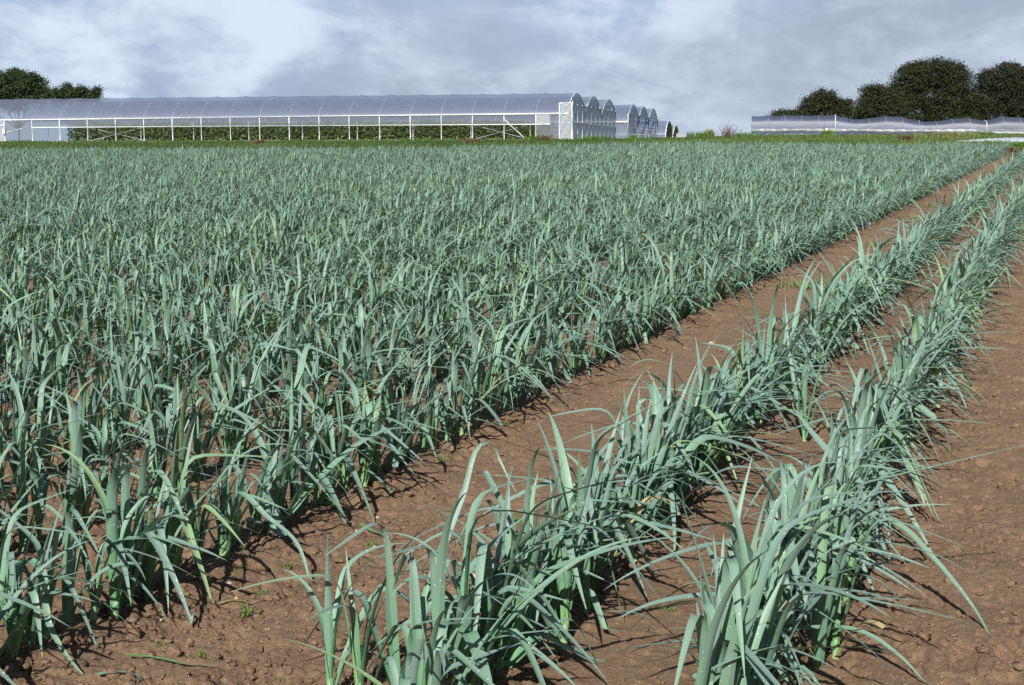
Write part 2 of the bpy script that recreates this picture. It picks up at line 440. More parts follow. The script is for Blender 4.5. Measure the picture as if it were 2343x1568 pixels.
M_WEED = foliage('bright green weeds', (0.08, 0.17, 0.03), (0.15, 0.28, 0.05), .3)
M_DOCK = foliage('rusty dock stalks', (0.090, 0.066, 0.034), (0.16, 0.110, 0.060), .15)
M_STRAW = foliage('straw coloured grass', (0.15, 0.19, 0.06), (0.32, 0.32, 0.13), .25)
M_VERGE = simple('short verge turf', (0.070, 0.115, 0.028), .9, .15, (0.105, 0.130, 0.040), .6)
M_STONE = simple('pale tan stone', (0.50, 0.36, 0.25), .75, .3, (0.58, 0.46, 0.35), 30, .002)
M_STONE2 = simple('grey pink stone', (0.40, 0.33, 0.30), .75, .3, (0.30, 0.24, 0.22), 40, .002)
M_STONE3 = simple('orange stone', (0.42, 0.22, 0.08), .75, .3, (0.50, 0.33, 0.17), 40, .002)
M_WITHER = simple('withered leaf', (0.33, 0.31, 0.17), .7, .3, (0.22, 0.24, 0.16), 25)
M_FALLEN = simple('fallen green leaf', (0.10, 0.20, 0.075), .5, .35, (0.16, 0.27, 0.10), 30)

# ------------------------------------------------------------------ ground
def build_ground():
    th = np.concatenate([np.linspace(-28, 28, 1080), np.linspace(28, 332, 150)[1:-1]]) * math.pi / 180
    rr = np.concatenate([np.array([.05, .6, 1.4, 2.2, 3.0, 3.5, 3.9]), 4.1 * np.exp(np.arange(0, math.log(30 / 4.1), .0026)),
                         30 * np.exp(np.arange(0, math.log(110 / 30), .011)), 110 * np.exp(np.arange(0, math.log(6500 / 110), .03))])
    R, T = np.meshgrid(rr, th, indexing='ij')
    X = R * np.sin(T); Y = R * np.cos(T)
    Z = macro(X, Y)
    nearm = R < 80
    Z[nearm] += micro(X[nearm], Y[nearm])
    nr, n_t = X.shape
    V = np.stack([X, Y, Z], -1).reshape(-1, 3)
    i, j = np.meshgrid(np.arange(nr - 1), np.arange(n_t), indexing='ij')
    j2 = (j + 1) % n_t
    F = np.stack([i * n_t + j, (i + 1) * n_t + j, (i + 1) * n_t + j2, i * n_t + j2], -1).reshape(-1, 4)
    o = mk('field_soil', V, F[:, ::-1].copy(), M_SOIL)
    tag(o, 'bare reddish brown soil of the leek field', kind='structure')
build_ground()

def build_verge():
    ss = np.linspace(-.62, .62, 161); P = []
    e = np.interp(ss, EDGE_S, EDGE_Y) + .2
    for q in np.linspace(0, 1, 70) ** 1.6:
        y = e + q * 260; x = ss * y
        P.append(np.stack([x, y, macro(x, y) + 0.035], -1))
    o = MB().grid(np.array(P)[:, ::-1]).build('grass_verge', M_VERGE, smooth=True)
    tag(o, 'rough grass between the leeks and the greenhouses', kind='structure')
build_verge()

# ------------------------------------------------------------------ leeks
SIDE = {}
def side(n_, NC): return np.tile(SIDE[NC], n_ // (NC + 1))
def blades(p0, phi, th0, the, pw, K, sk, L, w, tau, dphi, cut, NS, NC, rnd):
    """n leaf blades at once; returns verts (n,NS+1,NC+1,3), uv, along"""
    n = len(phi); s = np.linspace(0, 1, NS + 1)[None, :]
    col = lambda a: np.asarray(a, float).reshape(-1, 1)
    th = col(th0) + (col(the) - col(th0)) * s ** col(pw) + col(K) / (1 + np.exp(-np.clip((s - col(sk)) / .022, -60, 60)))
    th = np.minimum(th, math.radians(168))
    ph = col(phi) + col(dphi) * s ** 2
    T = np.stack([np.sin(th) * np.cos(ph), np.sin(th) * np.sin(ph), np.cos(th)], -1)
    ds = col(L) / NS
    P = np.concatenate([np.zeros((n, 1, 3)), np.cumsum((T[:, 1:] + T[:, :-1]) / 2 * ds[..., None], axis=1)], 1) + np.asarray(p0)[:, None, :]
    B = np.stack([-np.sin(ph), np.cos(ph), np.zeros_like(ph)], -1)
    Nn = np.stack([-np.cos(th) * np.cos(ph), -np.cos(th) * np.sin(ph), np.sin(th)], -1)
    return ribbon(P, B, Nn, s, L, w, tau, cut, NC, rnd)
def ribbon(P, B, Nn, s, L, w, tau, cut, NC, rnd, fk=1.0):
    n, NS1 = P.shape[:2]
    col = lambda a: np.asarray(a, float).reshape(-1, 1)
    ta = col(tau) * s
    B2 = B * np.cos(ta)[..., None] + Nn * np.sin(ta)[..., None]
    N2 = Nn * np.cos(ta)[..., None] - B * np.sin(ta)[..., None]
    prof = np.where(s < .3, .86 + .14 * (s / .3), np.where(s < .40, 1.0, np.clip((1 - s) / .60, 0, 1) ** .80))
    prof_cut = np.where(s < .3, .86 + .14 * (s / .3), 1.0 - .25 * np.clip(s - .45, 0, 1))
    prof = np.where(col(cut) > .5, prof_cut, prof)
    hw = col(w) / 2 * prof
    fold = fk * (np.radians(34) * np.exp(-s / .15) + np.radians(13)) + 0 * col(w)
    u = np.linspace(-1, 1, NC + 1)
    V = (P[:, :, None, :] + B2[:, :, None, :] * (u[None, None, :, None] * (hw * np.cos(fold))[..., None, None])
         + N2[:, :, None, :] * (np.abs(u)[None, None, :, None] * (hw * np.sin(fold))[..., None, None]))
    UV = np.stack(np.broadcast_arrays(u[None, None, :] * hw[..., None] + col(rnd)[..., None] * 7.0, (s * col(L))[..., None] + col(rnd)[..., None] * 13.0 + 0 * u), -1)
    AL = np.broadcast_to(s[..., None], V.shape[:3])
    SIDE[NC] = np.abs(u)
    return V, UV, AL
def blade_faces(n, NS, NC):
    i, j = np.meshgrid(np.arange(NS), np.arange(NC), indexing='ij'); b = NC + 1
    f = np.stack([i * b + j, i * b + j + 1, (i + 1) * b + j + 1, (i + 1) * b + j], -1).reshape(-1, 4)
    return (f[None] + (np.arange(n) * (NS + 1) * b)[:, None, None]).reshape(-1, 4)

def leaf_params(nP, nl, droop=1.0, hs=1.0, psi=None, up=.20):
    """random parameters for nP plants with nl leaves each, arrays (nP*nl)"""
    g = rng
    n = nP * nl
    i = np.tile(np.arange(nl), nP); q = i / max(1, nl - 1)          # 0 = outermost
    if psi is None: psi = g.uniform(0, 2 * math.pi, nP)
    psi = np.repeat(psi, nl)
    phi = psi + (i % 2) * math.pi + g.normal(0, .30, n)
    th0 = np.radians(12 * (1 - q) + 2 + g.normal(0, 7, n) + np.where(g.uniform(0, 1, n) < .20, g.uniform(10, 30, n) * (1 - .5 * q), 0))
    hsP = np.repeat(g.uniform(.74, 1.14, nP), nl) * hs
    L = (.33 + .255 * np.sin(np.pi * (0.16 + .72 * q))) * g.uniform(.78, 1.16, n) * hsP
    w = g.uniform(.027, .043, n) * (1 - .28 * q) * hsP
    typ = g.uniform(0, 1, n)
    the = np.where(typ < up, th0 + np.radians(g.uniform(0, 26, n)), np.where(typ < up + .14, np.radians(g.uniform(55, 120, n) * droop), th0 + np.radians(g.uniform(4, 30, n))))
    pw = np.where(typ < up + .14, g.uniform(1.5, 3.2, n), g.uniform(1.3, 2.6, n))
    K = np.where(typ >= up + .14, np.radians(g.uniform(45, 130, n)), 0)
    sk = g.uniform(.34, .66, n)
    tau = g.normal(0, .30, n)
    toward = (math.radians(-28) - phi + math.pi) % (2 * math.pi) - math.pi          # the wind has laid many tips to one side
    phi = phi + np.where(g.uniform(0, 1, n) < .5, toward * g.uniform(.2, .8, n), 0)
    dphi = g.normal(0, .22, n)
    cut = (g.uniform(0, 1, n) < .12).astype(float)
    L = np.where(cut > .5, L * .64, np.where(typ > up, L * 1.16, L * .84))
    z0 = .0 + .05 * q * hsP
    off = .010 * (1 - q)
    return dict(phi=phi, th0=th0, the=the, pw=pw, K=K, sk=sk, L=L, w=w, tau=tau, dphi=dphi, cut=cut), z0, off, q
def clampz(V, g0):
    """blades lie on the soil instead of passing through it"""
    low = g0 + .008
    V[..., 2] = np.where(V[..., 2] < low, low + .12 * (low - V[..., 2]).clip(0, .04), V[..., 2]); return V

def row_plants():
    """(x, y, row, t) for every plant of the field"""
    out_ = []
    for r, c in enumerate(ROWS):
        sp = .084 if r < 2 else .094
        t = 0.0
        while t < 125:
            t += sp * random.uniform(.62, 1.38)
            cc = c + random.gauss(0, .022)
            x = RC[0] * cc + RD[0] * t; y = RC[1] * cc + RD[1] * t
            if y < (3.95 if r == 1 else 3.7) or y > field_edge(x, y): continue
            if x < -.37 * y - 1.8 or x > .37 * y + 1.5: continue
            if r > 2 and vnoise(np.array([x * 1.1]), np.array([y * 1.1]), 5)[0] < -.40: continue     # gaps
            out_.append((x, y, r, t))
    return np.array(out_)
PL = row_plants()
# hero leaves: (photo x, photo y, metres ahead) along the blade, width
HERO = [
    ([(905, 1610, 1.86), (945, 1470, 1.95), (985, 1330, 2.02), (1060, 1130, 2.09), (1102, 1017, 2.13), (1123, 1014, 2.15), (1142, 1050, 2.15), (1163, 1096, 2.13), (1191, 1143, 2.10)], .026),
    ([(1290, 1480, 2.14), (1240, 1370, 2.16), (1194, 1266, 2.20), (1140, 1140, 2.25), (1108, 1078, 2.28)], .030, 1),
    ([(757, 1600, 1.84), (774, 1373, 1.92), (795, 1297, 1.95), (840, 1262, 1.98), (908, 1245, 2.0), (981, 1252, 2.0), (1056, 1273, 2.0)], .022),
    ([(822, 1600, 1.84), (812, 1441, 1.86), (800, 1338, 1.88), (790, 1249, 1.90)], .022),
    ([(1935, 1380, 2.33), (1965, 1250, 2.33), (2013, 1186, 2.33), (2060, 1205, 2.31), (2124, 1266, 2.26), (2220, 1381, 2.17), (2277, 1478, 2.04)], .030),
    ([(1690, 1590, 1.93), (1678, 1389, 1.99), (1674, 1255, 2.05), (1692, 1159, 2.08), (1722, 1038, 2.12)], .030),
    ([(1905, 1330, 2.45), (1918, 1250, 2.50), (1941, 1121, 2.55), (1948, 968, 2.60)], .028),
    ([(1910, 1510, 2.05), (1918, 1380, 2.08), (1940, 1318, 2.1), (1990, 1322, 2.1), (2067, 1381, 2.1), (2124, 1438, 2.1), (2159, 1481, 2.08)], .028),
    ([(1870, 1540, 2.0), (1882, 1460, 2.02), (1905, 1440, 2.03), (1971, 1447, 2.02), (2056, 1500, 1.98), (2125, 1572, 1.92)], .026),
    ([(1880, 1330, 2.45), (1933, 1205, 2.55), (2025, 1168, 2.6), (2100, 1156, 2.6), (2180, 1154, 2.58)], .022),
    ([(30, 1500, 2.12), (38, 1380, 2.12), (46, 1294, 2.13), (62, 1281, 2.13), (80, 1290, 2.12), (114, 1434, 2.05), (160, 1510, 2.0), (214, 1568, 1.95)], .033),
    ([(262, 1424, 2.33), (258, 1340, 2.33), (266, 1304, 2.33), (310, 1328, 2.32), (355, 1376, 2.3), (391, 1433, 2.27)], .022),
    ([(508, 1283, 2.63), (506, 1180, 2.62), (519, 1136, 2.6), (545, 1128, 2.58), (611, 1183, 2.54), (680, 1245, 2.48), (708, 1330, 2.44), (722, 1409, 2.4)], .024),
    ([(637, 1221, 2.87), (726, 1101, 2.95), (828, 1012, 3.05), (909, 980, 3.15), (964, 989, 3.2), (1014, 1019, 3.2), (1030, 1043, 3.2)], .028),
    ([(1120, 1555, 1.95), (1000, 1400, 2.02), (984, 1340, 2.05), (1000, 1345, 2.05), (1040, 1450, 2.0), (1090, 1568, 1.93)], .030),
    ([(1340, 1410, 2.27), (1345, 1230, 2.38), (1340, 1110, 2.45)], .030, 1),
    ([(1500, 1225, 2.82), (1478, 1010, 3.0), (1470, 915, 3.05), (1480, 912, 3.05), (1510, 960, 3.03), (1540, 1010, 3.0)], .028),
    ([(1620, 1110, 3.25), (1640, 960, 3.35), (1668, 840, 3.45)], .020),
    ([(1450, 1170, 2.95), (1420, 1010, 3.05), (1440, 905, 3.1), (1478, 840, 3.15)], .022),
    ([(1840, 1010, 3.5), (1800, 760, 3.75), (1795, 670, 3.8)], .022),
]
d_ = np.hypot(PL[:, 0], PL[:, 1])
def px_of(x, y, z):
    v = np.stack([x, y, z - CAMH], -1)
    a = v @ np.array(_ri); b = v @ np.array(_up); c = v @ np.array(_f)
    return PW / 2 + FPX * a / c, PH / 2 - FPX * b / c
qx, qy = px_of(PL[:, 0], PL[:, 1], np.full(len(PL), .25))
inview = (qx > -60) & (qx < PW + 60) & (qy < PH + 160)
order = np.argsort(np.where(inview, d_, 999))
N_IND = 300 - len(HERO)
ind = np.zeros(len(PL), bool); ind[order[:N_IND]] = True

ORD = ['first', 'second', 'third', 'fourth', 'fifth', 'sixth', 'seventh', 'eighth', 'ninth', 'tenth', 'eleventh', 'twelfth', 'thirteenth', 'fourteenth', 'fifteenth', 'sixteenth', 'seventeenth', 'eighteenth', 'nineteenth']
TENS = ['', '', 'twent', 'thirt', 'fort', 'fift', 'sixt', 'sevent', 'eight', 'ninet']
def ordinal(i):
    if i < 19: return ORD[i]
    i += 1
    return TENS[i // 10] + 'ieth' if i % 10 == 0 else TENS[i // 10] + 'y-' + ORD[i % 10 - 1]
def row_name(r):
    if r == 0: return 'row beside trodden soil'
    if r == 1: return 'lone row between soil strips'
    if r == 2: return 'edge row along wide strip'
    return '%s row behind edge row' % ORD[r - 3]

def stem_mesh(r, h, lean):
    V = []; F = []; al = []; n = 8; zs = [-.03, .0, .02, .04, h]
    for k_, z in enumerate(zs):
        rr = r * (1.12, 1.06, 1, .96, .75)[k_]
        for j in range(n):
            a = 2 * math.pi * j / n
            V.append((lean[0] * max(z, 0) + rr * math.cos(a), lean[1] * max(z, 0) + rr * .85 * math.sin(a), z)); al.append(max(0, z) / h)
    for k_ in range(len(zs) - 1):
        for j in range(n):
            F.append((k_ * n + j, k_ * n + (j + 1) % n, (k_ + 1) * n + (j + 1) % n, (k_ + 1) * n + j))
    F.append(tuple(range((len(zs) - 1) * n, len(zs) * n)))
    return np.array(V), F, al

def leaf_feature(V, cut, K):
    peak = V[..., 2].max(); 
    return peak

def spline(pts, n):
    pts = np.asarray(pts, float); t = np.concatenate([[0], np.cumsum(np.linalg.norm(np.diff(pts, axis=0), axis=1))])
    m = np.gradient(pts, t, axis=0); s = np.linspace(0, t[-1], n); o_ = []
    for q in s:
        k_ = min(np.searchsorted(t, q, side='right') - 1, len(t) - 2); h = t[k_ + 1] - t[k_]; u = (q - t[k_]) / h
        o_.append((2 * u ** 3 - 3 * u ** 2 + 1) * pts[k_] + (u ** 3 - 2 * u ** 2 + u) * h * m[k_] + (-2 * u ** 3 + 3 * u ** 2) * pts[k_ + 1] + (u ** 3 - u ** 2) * h * m[k_ + 1])
    return np.array(o_), t[-1]

def hero_blade(ctrl, w, cut):
    d0 = onground(ctrl[0][0], ctrl[0][1])[1]
    P = np.array([at(c[0], c[1], d0 + (c[2] - ctrl[0][2]) * 1.5) for c in ctrl]); P, L = spline(P, 31); P[:, 2] = np.maximum(P[:, 2], .012)
    T = np.gradient(P, axis=0); T /= np.linalg.norm(T, axis=1)[:, None]
    # width lies across the view from the plant: horizontal, perpendicular to the blade's run
    run = P[-1] - P[0]; run[2] = 0; run /= np.linalg.norm(run) + 1e-6
    Bh = np.array([-run[1], run[0], 0]); fr = np.array([1.0, 0.15, 0]) 
    B = Bh * .75 + fr * (.65 if np.dot(Bh, fr) > 0 else -.65)
    B = B[None] - T * (T @ B)[:, None]; B /= np.linalg.norm(B, axis=1)[:, None]
    Nn = np.cross(B, T); Nn *= np.where(Nn[:, 2:3] < 0, -1, 1)
    s = np.linspace(0, 1, 31)[None]
    return ribbon(P[None], B[None], Nn[None], s, np.array([L]), np.array([w]), np.array([random.gauss(0, .25)]), np.array([float(cut)]), 4, np.array([random.random()])), P[0], L

LEEK_GROUP = 'leeks growing in rows'
rowcount = {}
indiv = [(PL[i], None) for i in np.where(ind)[0]]
for h in HERO:
    hb = hero_blade(h[0], h[1], len(h) > 2)
    bx, by = hb[1][0], hb[1][1]
    r = int(np.argmin(np.abs(np.array(ROWS[:8]) - across(bx, by))))
    indiv.append(((bx, by, r, bx * RD[0] + by * RD[1]), hb))
indiv.sort(key=lambda e: (e[0][2], e[0][3]))
for (x, y, r, t), hb in indiv:
    r = int(r); k_ = rowcount.get(r, 0); rowcount[r] = k_ + 1
    x = float(x); y = float(y); z = gz(x, y) - .006
    nl = (random.choice((6, 7, 7, 8)) if r < 2 else random.choice((5, 6, 6, 7))) if hb is None else 5
    droop = 1.12 if r < 2 else 1.0
    pr, z0, off, q = leaf_params(1, nl, droop, 1.16 if r < 2 else (1.03 if r == 2 else .98), None, .20 if r < 2 else (.18 if r == 2 else .22))
    if r < 2: pr['w'] = pr['w'] * .94
    lean = np.array([random.gauss(.02, .07), random.gauss(0, .07)])
    p0 = np.stack([lean[0] * z0 + off * np.cos(pr['phi']), lean[1] * z0 + off * np.sin(pr['phi']), z0], -1)
    NSn, NCn = (22, 4) if y < 8 else (15, 2)
    rnd = rng.uniform(0, 1, nl)
    if random.random() < .06: rnd[0] = 1.25                     # a withered outer leaf
    V, UV, AL = blades(p0, pr['phi'], pr['th0'], pr['the'], pr['pw'], pr['K'], pr['sk'], pr['L'], pr['w'], pr['tau'], pr['dphi'], pr['cut'], NSn, NCn, rnd)
    V = clampz(V, 0.004)
    # what sets the plant apart
    peaks = V[..., 2].max(axis=(1, 2)); tips = V[:, -1, :, 2].mean(1)
    tall = peaks.max()
    if hb is not None: feat = 'long swept-out leaf' if hb[0][0][0, :, :, 2].max() > .2 else 'low leaf'
    elif (pr['cut'][peaks > .22] > .5).any(): feat = 'blunt cut-off leaf'
    elif ((pr['K'] > .8) & (peaks > .25)).any(): feat = 'sharply folded leaf'
    elif (tips < .05).any(): feat = 'soil-touching leaf tip'
    elif tall > .56: feat = 'tall pointed leaf'
    elif (pr['the'] > 1.4).any(): feat = 'arching leaf'
    else: feat = 'short upright leaves'
    feat = feat if feat.endswith('leaves') else 'a ' + feat
    root = empty('leek_plant', (x, y, z), 'leek with %s, %s from near end of %s' % (feat, ordinal(k_), row_name(r)), 'leek', LEEK_GROUP)
    sv, sf, sa = stem_mesh(random.uniform(.0085, .0125), .065, lean)
    mk('stem', sv, sf, M_STEM, root, attrs={'along': sa})
    F1 = blade_faces(1, NSn, NCn)
    for i in range(nl):
        nv = (NSn + 1) * (NCn + 1)
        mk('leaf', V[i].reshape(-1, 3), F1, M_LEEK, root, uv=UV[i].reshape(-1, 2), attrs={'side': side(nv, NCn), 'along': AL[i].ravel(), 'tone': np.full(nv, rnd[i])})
    if hb is not None:
        (Vh, Uh, Ah), _, _ = hb
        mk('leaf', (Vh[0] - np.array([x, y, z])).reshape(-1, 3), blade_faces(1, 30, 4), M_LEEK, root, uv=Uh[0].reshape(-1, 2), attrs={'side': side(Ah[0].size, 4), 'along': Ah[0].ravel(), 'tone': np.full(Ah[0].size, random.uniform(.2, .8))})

# everything farther back reads as one mass
def leek_mass():
    rest = PL[~ind]; d = np.hypot(rest[:, 0], rest[:, 1])
    Vs, Fs, Us, As, Ts, Ss = [], [], [], [], [], []; n0 = 0
    for lo, hi, nl, NS, NC, ws, step in ((0, 18, 6, 13, 2, 1.0, 1), (18, 42, 6, 8, 2, 1.0, 1), (42, 199, 5, 6, 1, 1.05, 1)):
        b = rest[(d >= lo) & (d < hi)]
        if not len(b): continue
        nP = len(b)
        rr_ = np.repeat(b[:, 2], nl)
        pr, z0, off, q = leaf_params(nP, nl, 1.0, 1.0, None, np.where(rr_ < 3, .18, .22))
        pr['L'] = pr['L'] * np.where(rr_ < 2, 1.16, np.where(rr_ < 3, 1.06, .97))
        pr['w'] = pr['w'] * ws
        bx = np.repeat(b[:, 0], nl); by = np.repeat(b[:, 1], nl); bz = np.repeat(macro(b[:, 0], b[:, 1]), nl)
        p0 = np.stack([bx + off * np.cos(pr['phi']), by + off * np.sin(pr['phi']), bz + z0], -1)
        rnd = rng.uniform(0, 1, len(bx))
        # drifts of greener and bluer plants across the field
        tone = np.clip(rnd * .8 + .45 * fbm(bx * .25, by * .25, 3, 33) + .1, 0, 1)
        tone = np.where((q < .1) & (rnd > .965), 1.25, tone)
        V, UV, AL = blades(p0, pr['phi'], pr['th0'], pr['the'], pr['pw'], pr['K'], pr['sk'], pr['L'], pr['w'], pr['tau'], pr['dphi'], pr['cut'], NS, NC, rnd)
        V = clampz(V, 0.01)
        nv = (NS + 1) * (NC + 1)
        Fs.append(blade_faces(len(bx), NS, NC) + n0); n0 += len(bx) * nv
        Vs.append(V.reshape(-1, 3)); Us.append(UV.reshape(-1, 2)); As.append(AL.ravel()); Ss.append(side(AL.size, NC) if NC > 1 else np.full(AL.size, .6)); Ts.append(np.repeat(tone, nv))
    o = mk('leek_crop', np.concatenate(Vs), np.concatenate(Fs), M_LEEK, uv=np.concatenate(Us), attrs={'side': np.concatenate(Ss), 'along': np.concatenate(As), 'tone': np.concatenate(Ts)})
    tag(o, 'dense mass of blue green leeks filling the field farther back', 'leeks', LEEK_GROUP, 'stuff')
leek_mass()

# ------------------------------------------------------------------ leaf-card clouds
def cards(C, size, up=.5, tone=None, aspect=.6):
    """one folded quad pair per centre"""
    n = len(C); g = rng
    d = g.normal(size=(n, 3)); d[:, 2] *= .6; d /= np.linalg.norm(d, axis=1)[:, None]
    nrm = g.normal(size=(n, 3)); nrm[:, 2] = np.abs(nrm[:, 2]) + up; b = np.cross(nrm, d); b /= np.linalg.norm(b, axis=1)[:, None] + 1e-9
    sz = (np.asarray(size) * g.uniform(.6, 1.3, n))[:, None]
    V = np.stack([C - d * sz * .5, C + b * sz * aspect * .5, C + d * sz * .5, C - b * sz * aspect * .5], 1)
    F = np.arange(n * 4).reshape(n, 4)
    tone = g.uniform(0, 1, n) if tone is None else tone
    return V.reshape(-1, 3), F, np.repeat(tone, 4)

def tree(name, base, lobes, mat, label, nclump=70, nleaf=46, ls=.34, cr=.62, group=None, trunk_r=.35, spiky=0.0):
    """lobes: (dx, dy, z, radius, flatten) in metres from the base"""
    root = empty(name, base, label, 'tree', group)
    C = []; tn = []
    for dx, dy, z, r, fl in lobes:
        m = int(nclump * 1.35 * (r / 2.5) ** 1.6)
        v = rng.normal(size=(m, 3)); v /= np.linalg.norm(v, axis=1)[:, None]
        v[:, 2] = np.where(v[:, 2] < -.55, -v[:, 2], v[:, 2])
        rad = r * rng.uniform(.55, 1.06, m)[:, None]
        cc = v * rad * np.array([1, 1, fl]) + np.array([dx, dy, z])
        ct = rng.uniform(0, 1, m)
        k_ = rng.poisson(nleaf, m) + 6
        idx = np.repeat(np.arange(m), k_)
        sp = cr * rng.uniform(.55, 1.2, m)[idx][:, None]
        off = rng.normal(size=(len(idx), 3)) * sp * np.array([1, 1, .62])
        if spiky: off[:, 2] += np.abs(rng.normal(size=len(idx))) * spiky
        C.append(cc[idx] + off); tn.append(np.clip(.6 * ct[idx] + .4 * rng.uniform(0, 1, len(idx)), 0, 1))
    C = np.concatenate(C); tn = np.concatenate(tn)
    ok = C[:, 2] > .3
    V, F, T = cards(C[ok], ls, .5, tn[ok])
    mk('crown', V, F, mat, root, attrs={'tone': T}, smooth=False)
    mb = MB(); top = max(l[2] for l in lobes)
    mb.tube([(0, 0, -.4), (.05, 0, .8), (.1, .05, top * .35), (.15, .05, top * .6)], [trunk_r * 1.25, trunk_r, trunk_r * .75, trunk_r * .4], 8)
    for dx, dy, z, r, fl in lobes:
        s = np.array([.1, .04, min(top * .32, z * .7)]); e = np.array([dx, dy, z])
        mid = s * .45 + e * .55 + np.array([0, 0, -.12 * abs(dx)])
        mb.tube([s, mid, e], [trunk_r * .5, trunk_r * .32, trunk_r * .1], 6)
        for _ in range(5):
            v = rng.normal(size=3); v[2] = abs(v[2]); v /= np.linalg.norm(v)
            mb.tube([mid * .4 + e * .6, e + v * r * .5, e + v * r * .95], [trunk_r * .18, trunk_r * .1, .02], 5)
    mb.build('trunk', M_BARK, root, True)
    return root

def px_lobes(D, base_px, lobes, zb, flat=.85):
    """lobes given as photo (x, y, radius px) at depth D -> metres from the tree's base"""
    b = at(base_px, 300, D); o_ = []
    for x, y, r in lobes:
        p = at(x, y, D); rm = r / 3833 * D
        o_.append((p[0] - b[0], random.uniform(-.8, .8), p[2] - zb, rm, flat))
    return np.array([b[0], D, zb]), o_

def trees():
    G = 'trees behind the long polytunnel'
    z = lambda D: float(macro(70, D)) - .3
    b, l = px_lobes(300, 2128, [(2085, 185, 40), (2140, 172, 42), (2185, 190, 36), (2065, 225, 42), (2120, 225, 55), (2185, 235, 46), (2090, 262, 48), (2160, 268, 50), (2210, 268, 34), (2105, 165, 26), (2180, 168, 26), (2228, 240, 28), (2232, 266, 30)], z(300))
    tree('oak_tree', b, l, M_OAK, 'tallest broad dark oak rising behind the middle of the long polytunnel', 66, 62, .32, .66, G, .5)
    b, l = px_lobes(312, 2300, [(2265, 195, 40), (2305, 185, 44), (2350, 195, 46), (2250, 235, 42), (2300, 235, 55), (2360, 240, 52), (2280, 272, 50), (2340, 275, 50), (2400, 230, 50)], z(312))
    tree('oak_tree', b, l, M_OAK2, 'darkest oak at the edge of the view behind the long polytunnel', 66, 62, .32, .66, G, .5)
    b, l = px_lobes(294, 2010, [(2000, 222, 32), (2030, 232, 34), (1985, 255, 32), (2020, 262, 38), (1970, 272, 24), (2045, 265, 34)], z(294))
    tree('oak_tree', b, l, M_OAK, 'middle-sized dark oak between the round tree and the tallest oak', 66, 60, .31, .62, G, .35)
    b, l = px_lobes(286, 1886, [(1886, 232, 30), (1862, 245, 28), (1912, 248, 30), (1850, 262, 24), (1885, 262, 36), (1925, 262, 24), (1838, 270, 18), (1940, 240, 10)], z(286))
    tree('round_tree', b, l, M_OAK, 'loose round dark tree standing apart behind the end of the long polytunnel', 64, 52, .30, .58, G, .3)
    b, l = px_lobes(300, 1792, [(1775, 266, 11), (1792, 262, 12), (1810, 264, 11), (1822, 262, 9)], z(300))
    tree('low_shrub', b, l, M_TREEL, 'low green shrub top showing just over the ridge of the long polytunnel', 90, 30, .3, .45, None, .1)
    G2 = 'trees behind the big greenhouse'
    b, l = px_lobes(300, 42, [(45, 195, 34), (75, 205, 30), (20, 205, 36), (-15, 200, 40), (60, 232, 40), (95, 225, 22), (10, 240, 44), (-40, 225, 46), (35, 178, 18), (75, 183, 12)], -3.2)
    tree('broadleaf_tree', b, l, M_TREEL, 'bushy dark green tree above the far end of the big greenhouse roof', 66, 40, .34, .58, G2, .4, .25)
    b, l = px_lobes(310, 172, [(130, 222, 16), (155, 214, 15), (152, 205, 8), (185, 220, 16), (190, 210, 8), (215, 222, 14), (222, 212, 8), (170, 232, 26), (205, 234, 22), (135, 236, 20)], -3.2)
    tree('spiky_tree', b, l, M_TREEL, 'ragged green tree with wispy tops beside the bushy tree', 84, 34, .30, .42, G2, .25, .35)
trees()

# ------------------------------------------------------------------ big greenhouse
A_ = GA; B_ = GB
class Frame:
    def __init__(s, o): s.o = np.asarray(o, float)
    def __call__(s, a, b, z): return np.array([s.o[0] + a * A_[0] + b * B_[0], s.o[1] + a * A_[1] + b * B_[1], s.o[2] + z - FALL * max(b, 0)])
BAY = 3.13; SPAN = 8.7; HE = 2.53; HR = 4.60; DROP = .0037
def arch(b, w=SPAN, he=HE, hr=HR):
    u = np.clip(np.abs((b - w / 2) / (w / 2)), 0, 1); return he + (hr - he) * (1 - u ** 1.9) ** .74
def roof_part(fr, root, b0, a0, a1, mat, na, w=SPAN, he=HE, hr=HR, nb=22):
    t = .5 - .5 * np.cos(np.linspace(0, math.pi, nb))
    P = [[fr(a, b0 + w * q, arch(w * q, w, he - DROP * a, hr) - (.035 if i % 2 else 0.0)) for q in t] for i, a in enumerate(np.linspace(a0, a1, na * 2 + 1))]
    return MB().grid(P).build('roof', mat, root, True, fr.o)
def hoop_part(fr, root, b0, a, mat, r=.035, w=SPAN, he=HE, hr=HR, nb=18, name='hoop'):
    t = .5 - .5 * np.cos(np.linspace(0, math.pi, nb))
    return MB().tube([fr(a, b0 + w * q, arch(w * q, w, he - DROP * a, hr) + (.02 if r > .03 else .025)) for q in t], r, 5).build(name, mat, root, True, fr.o)

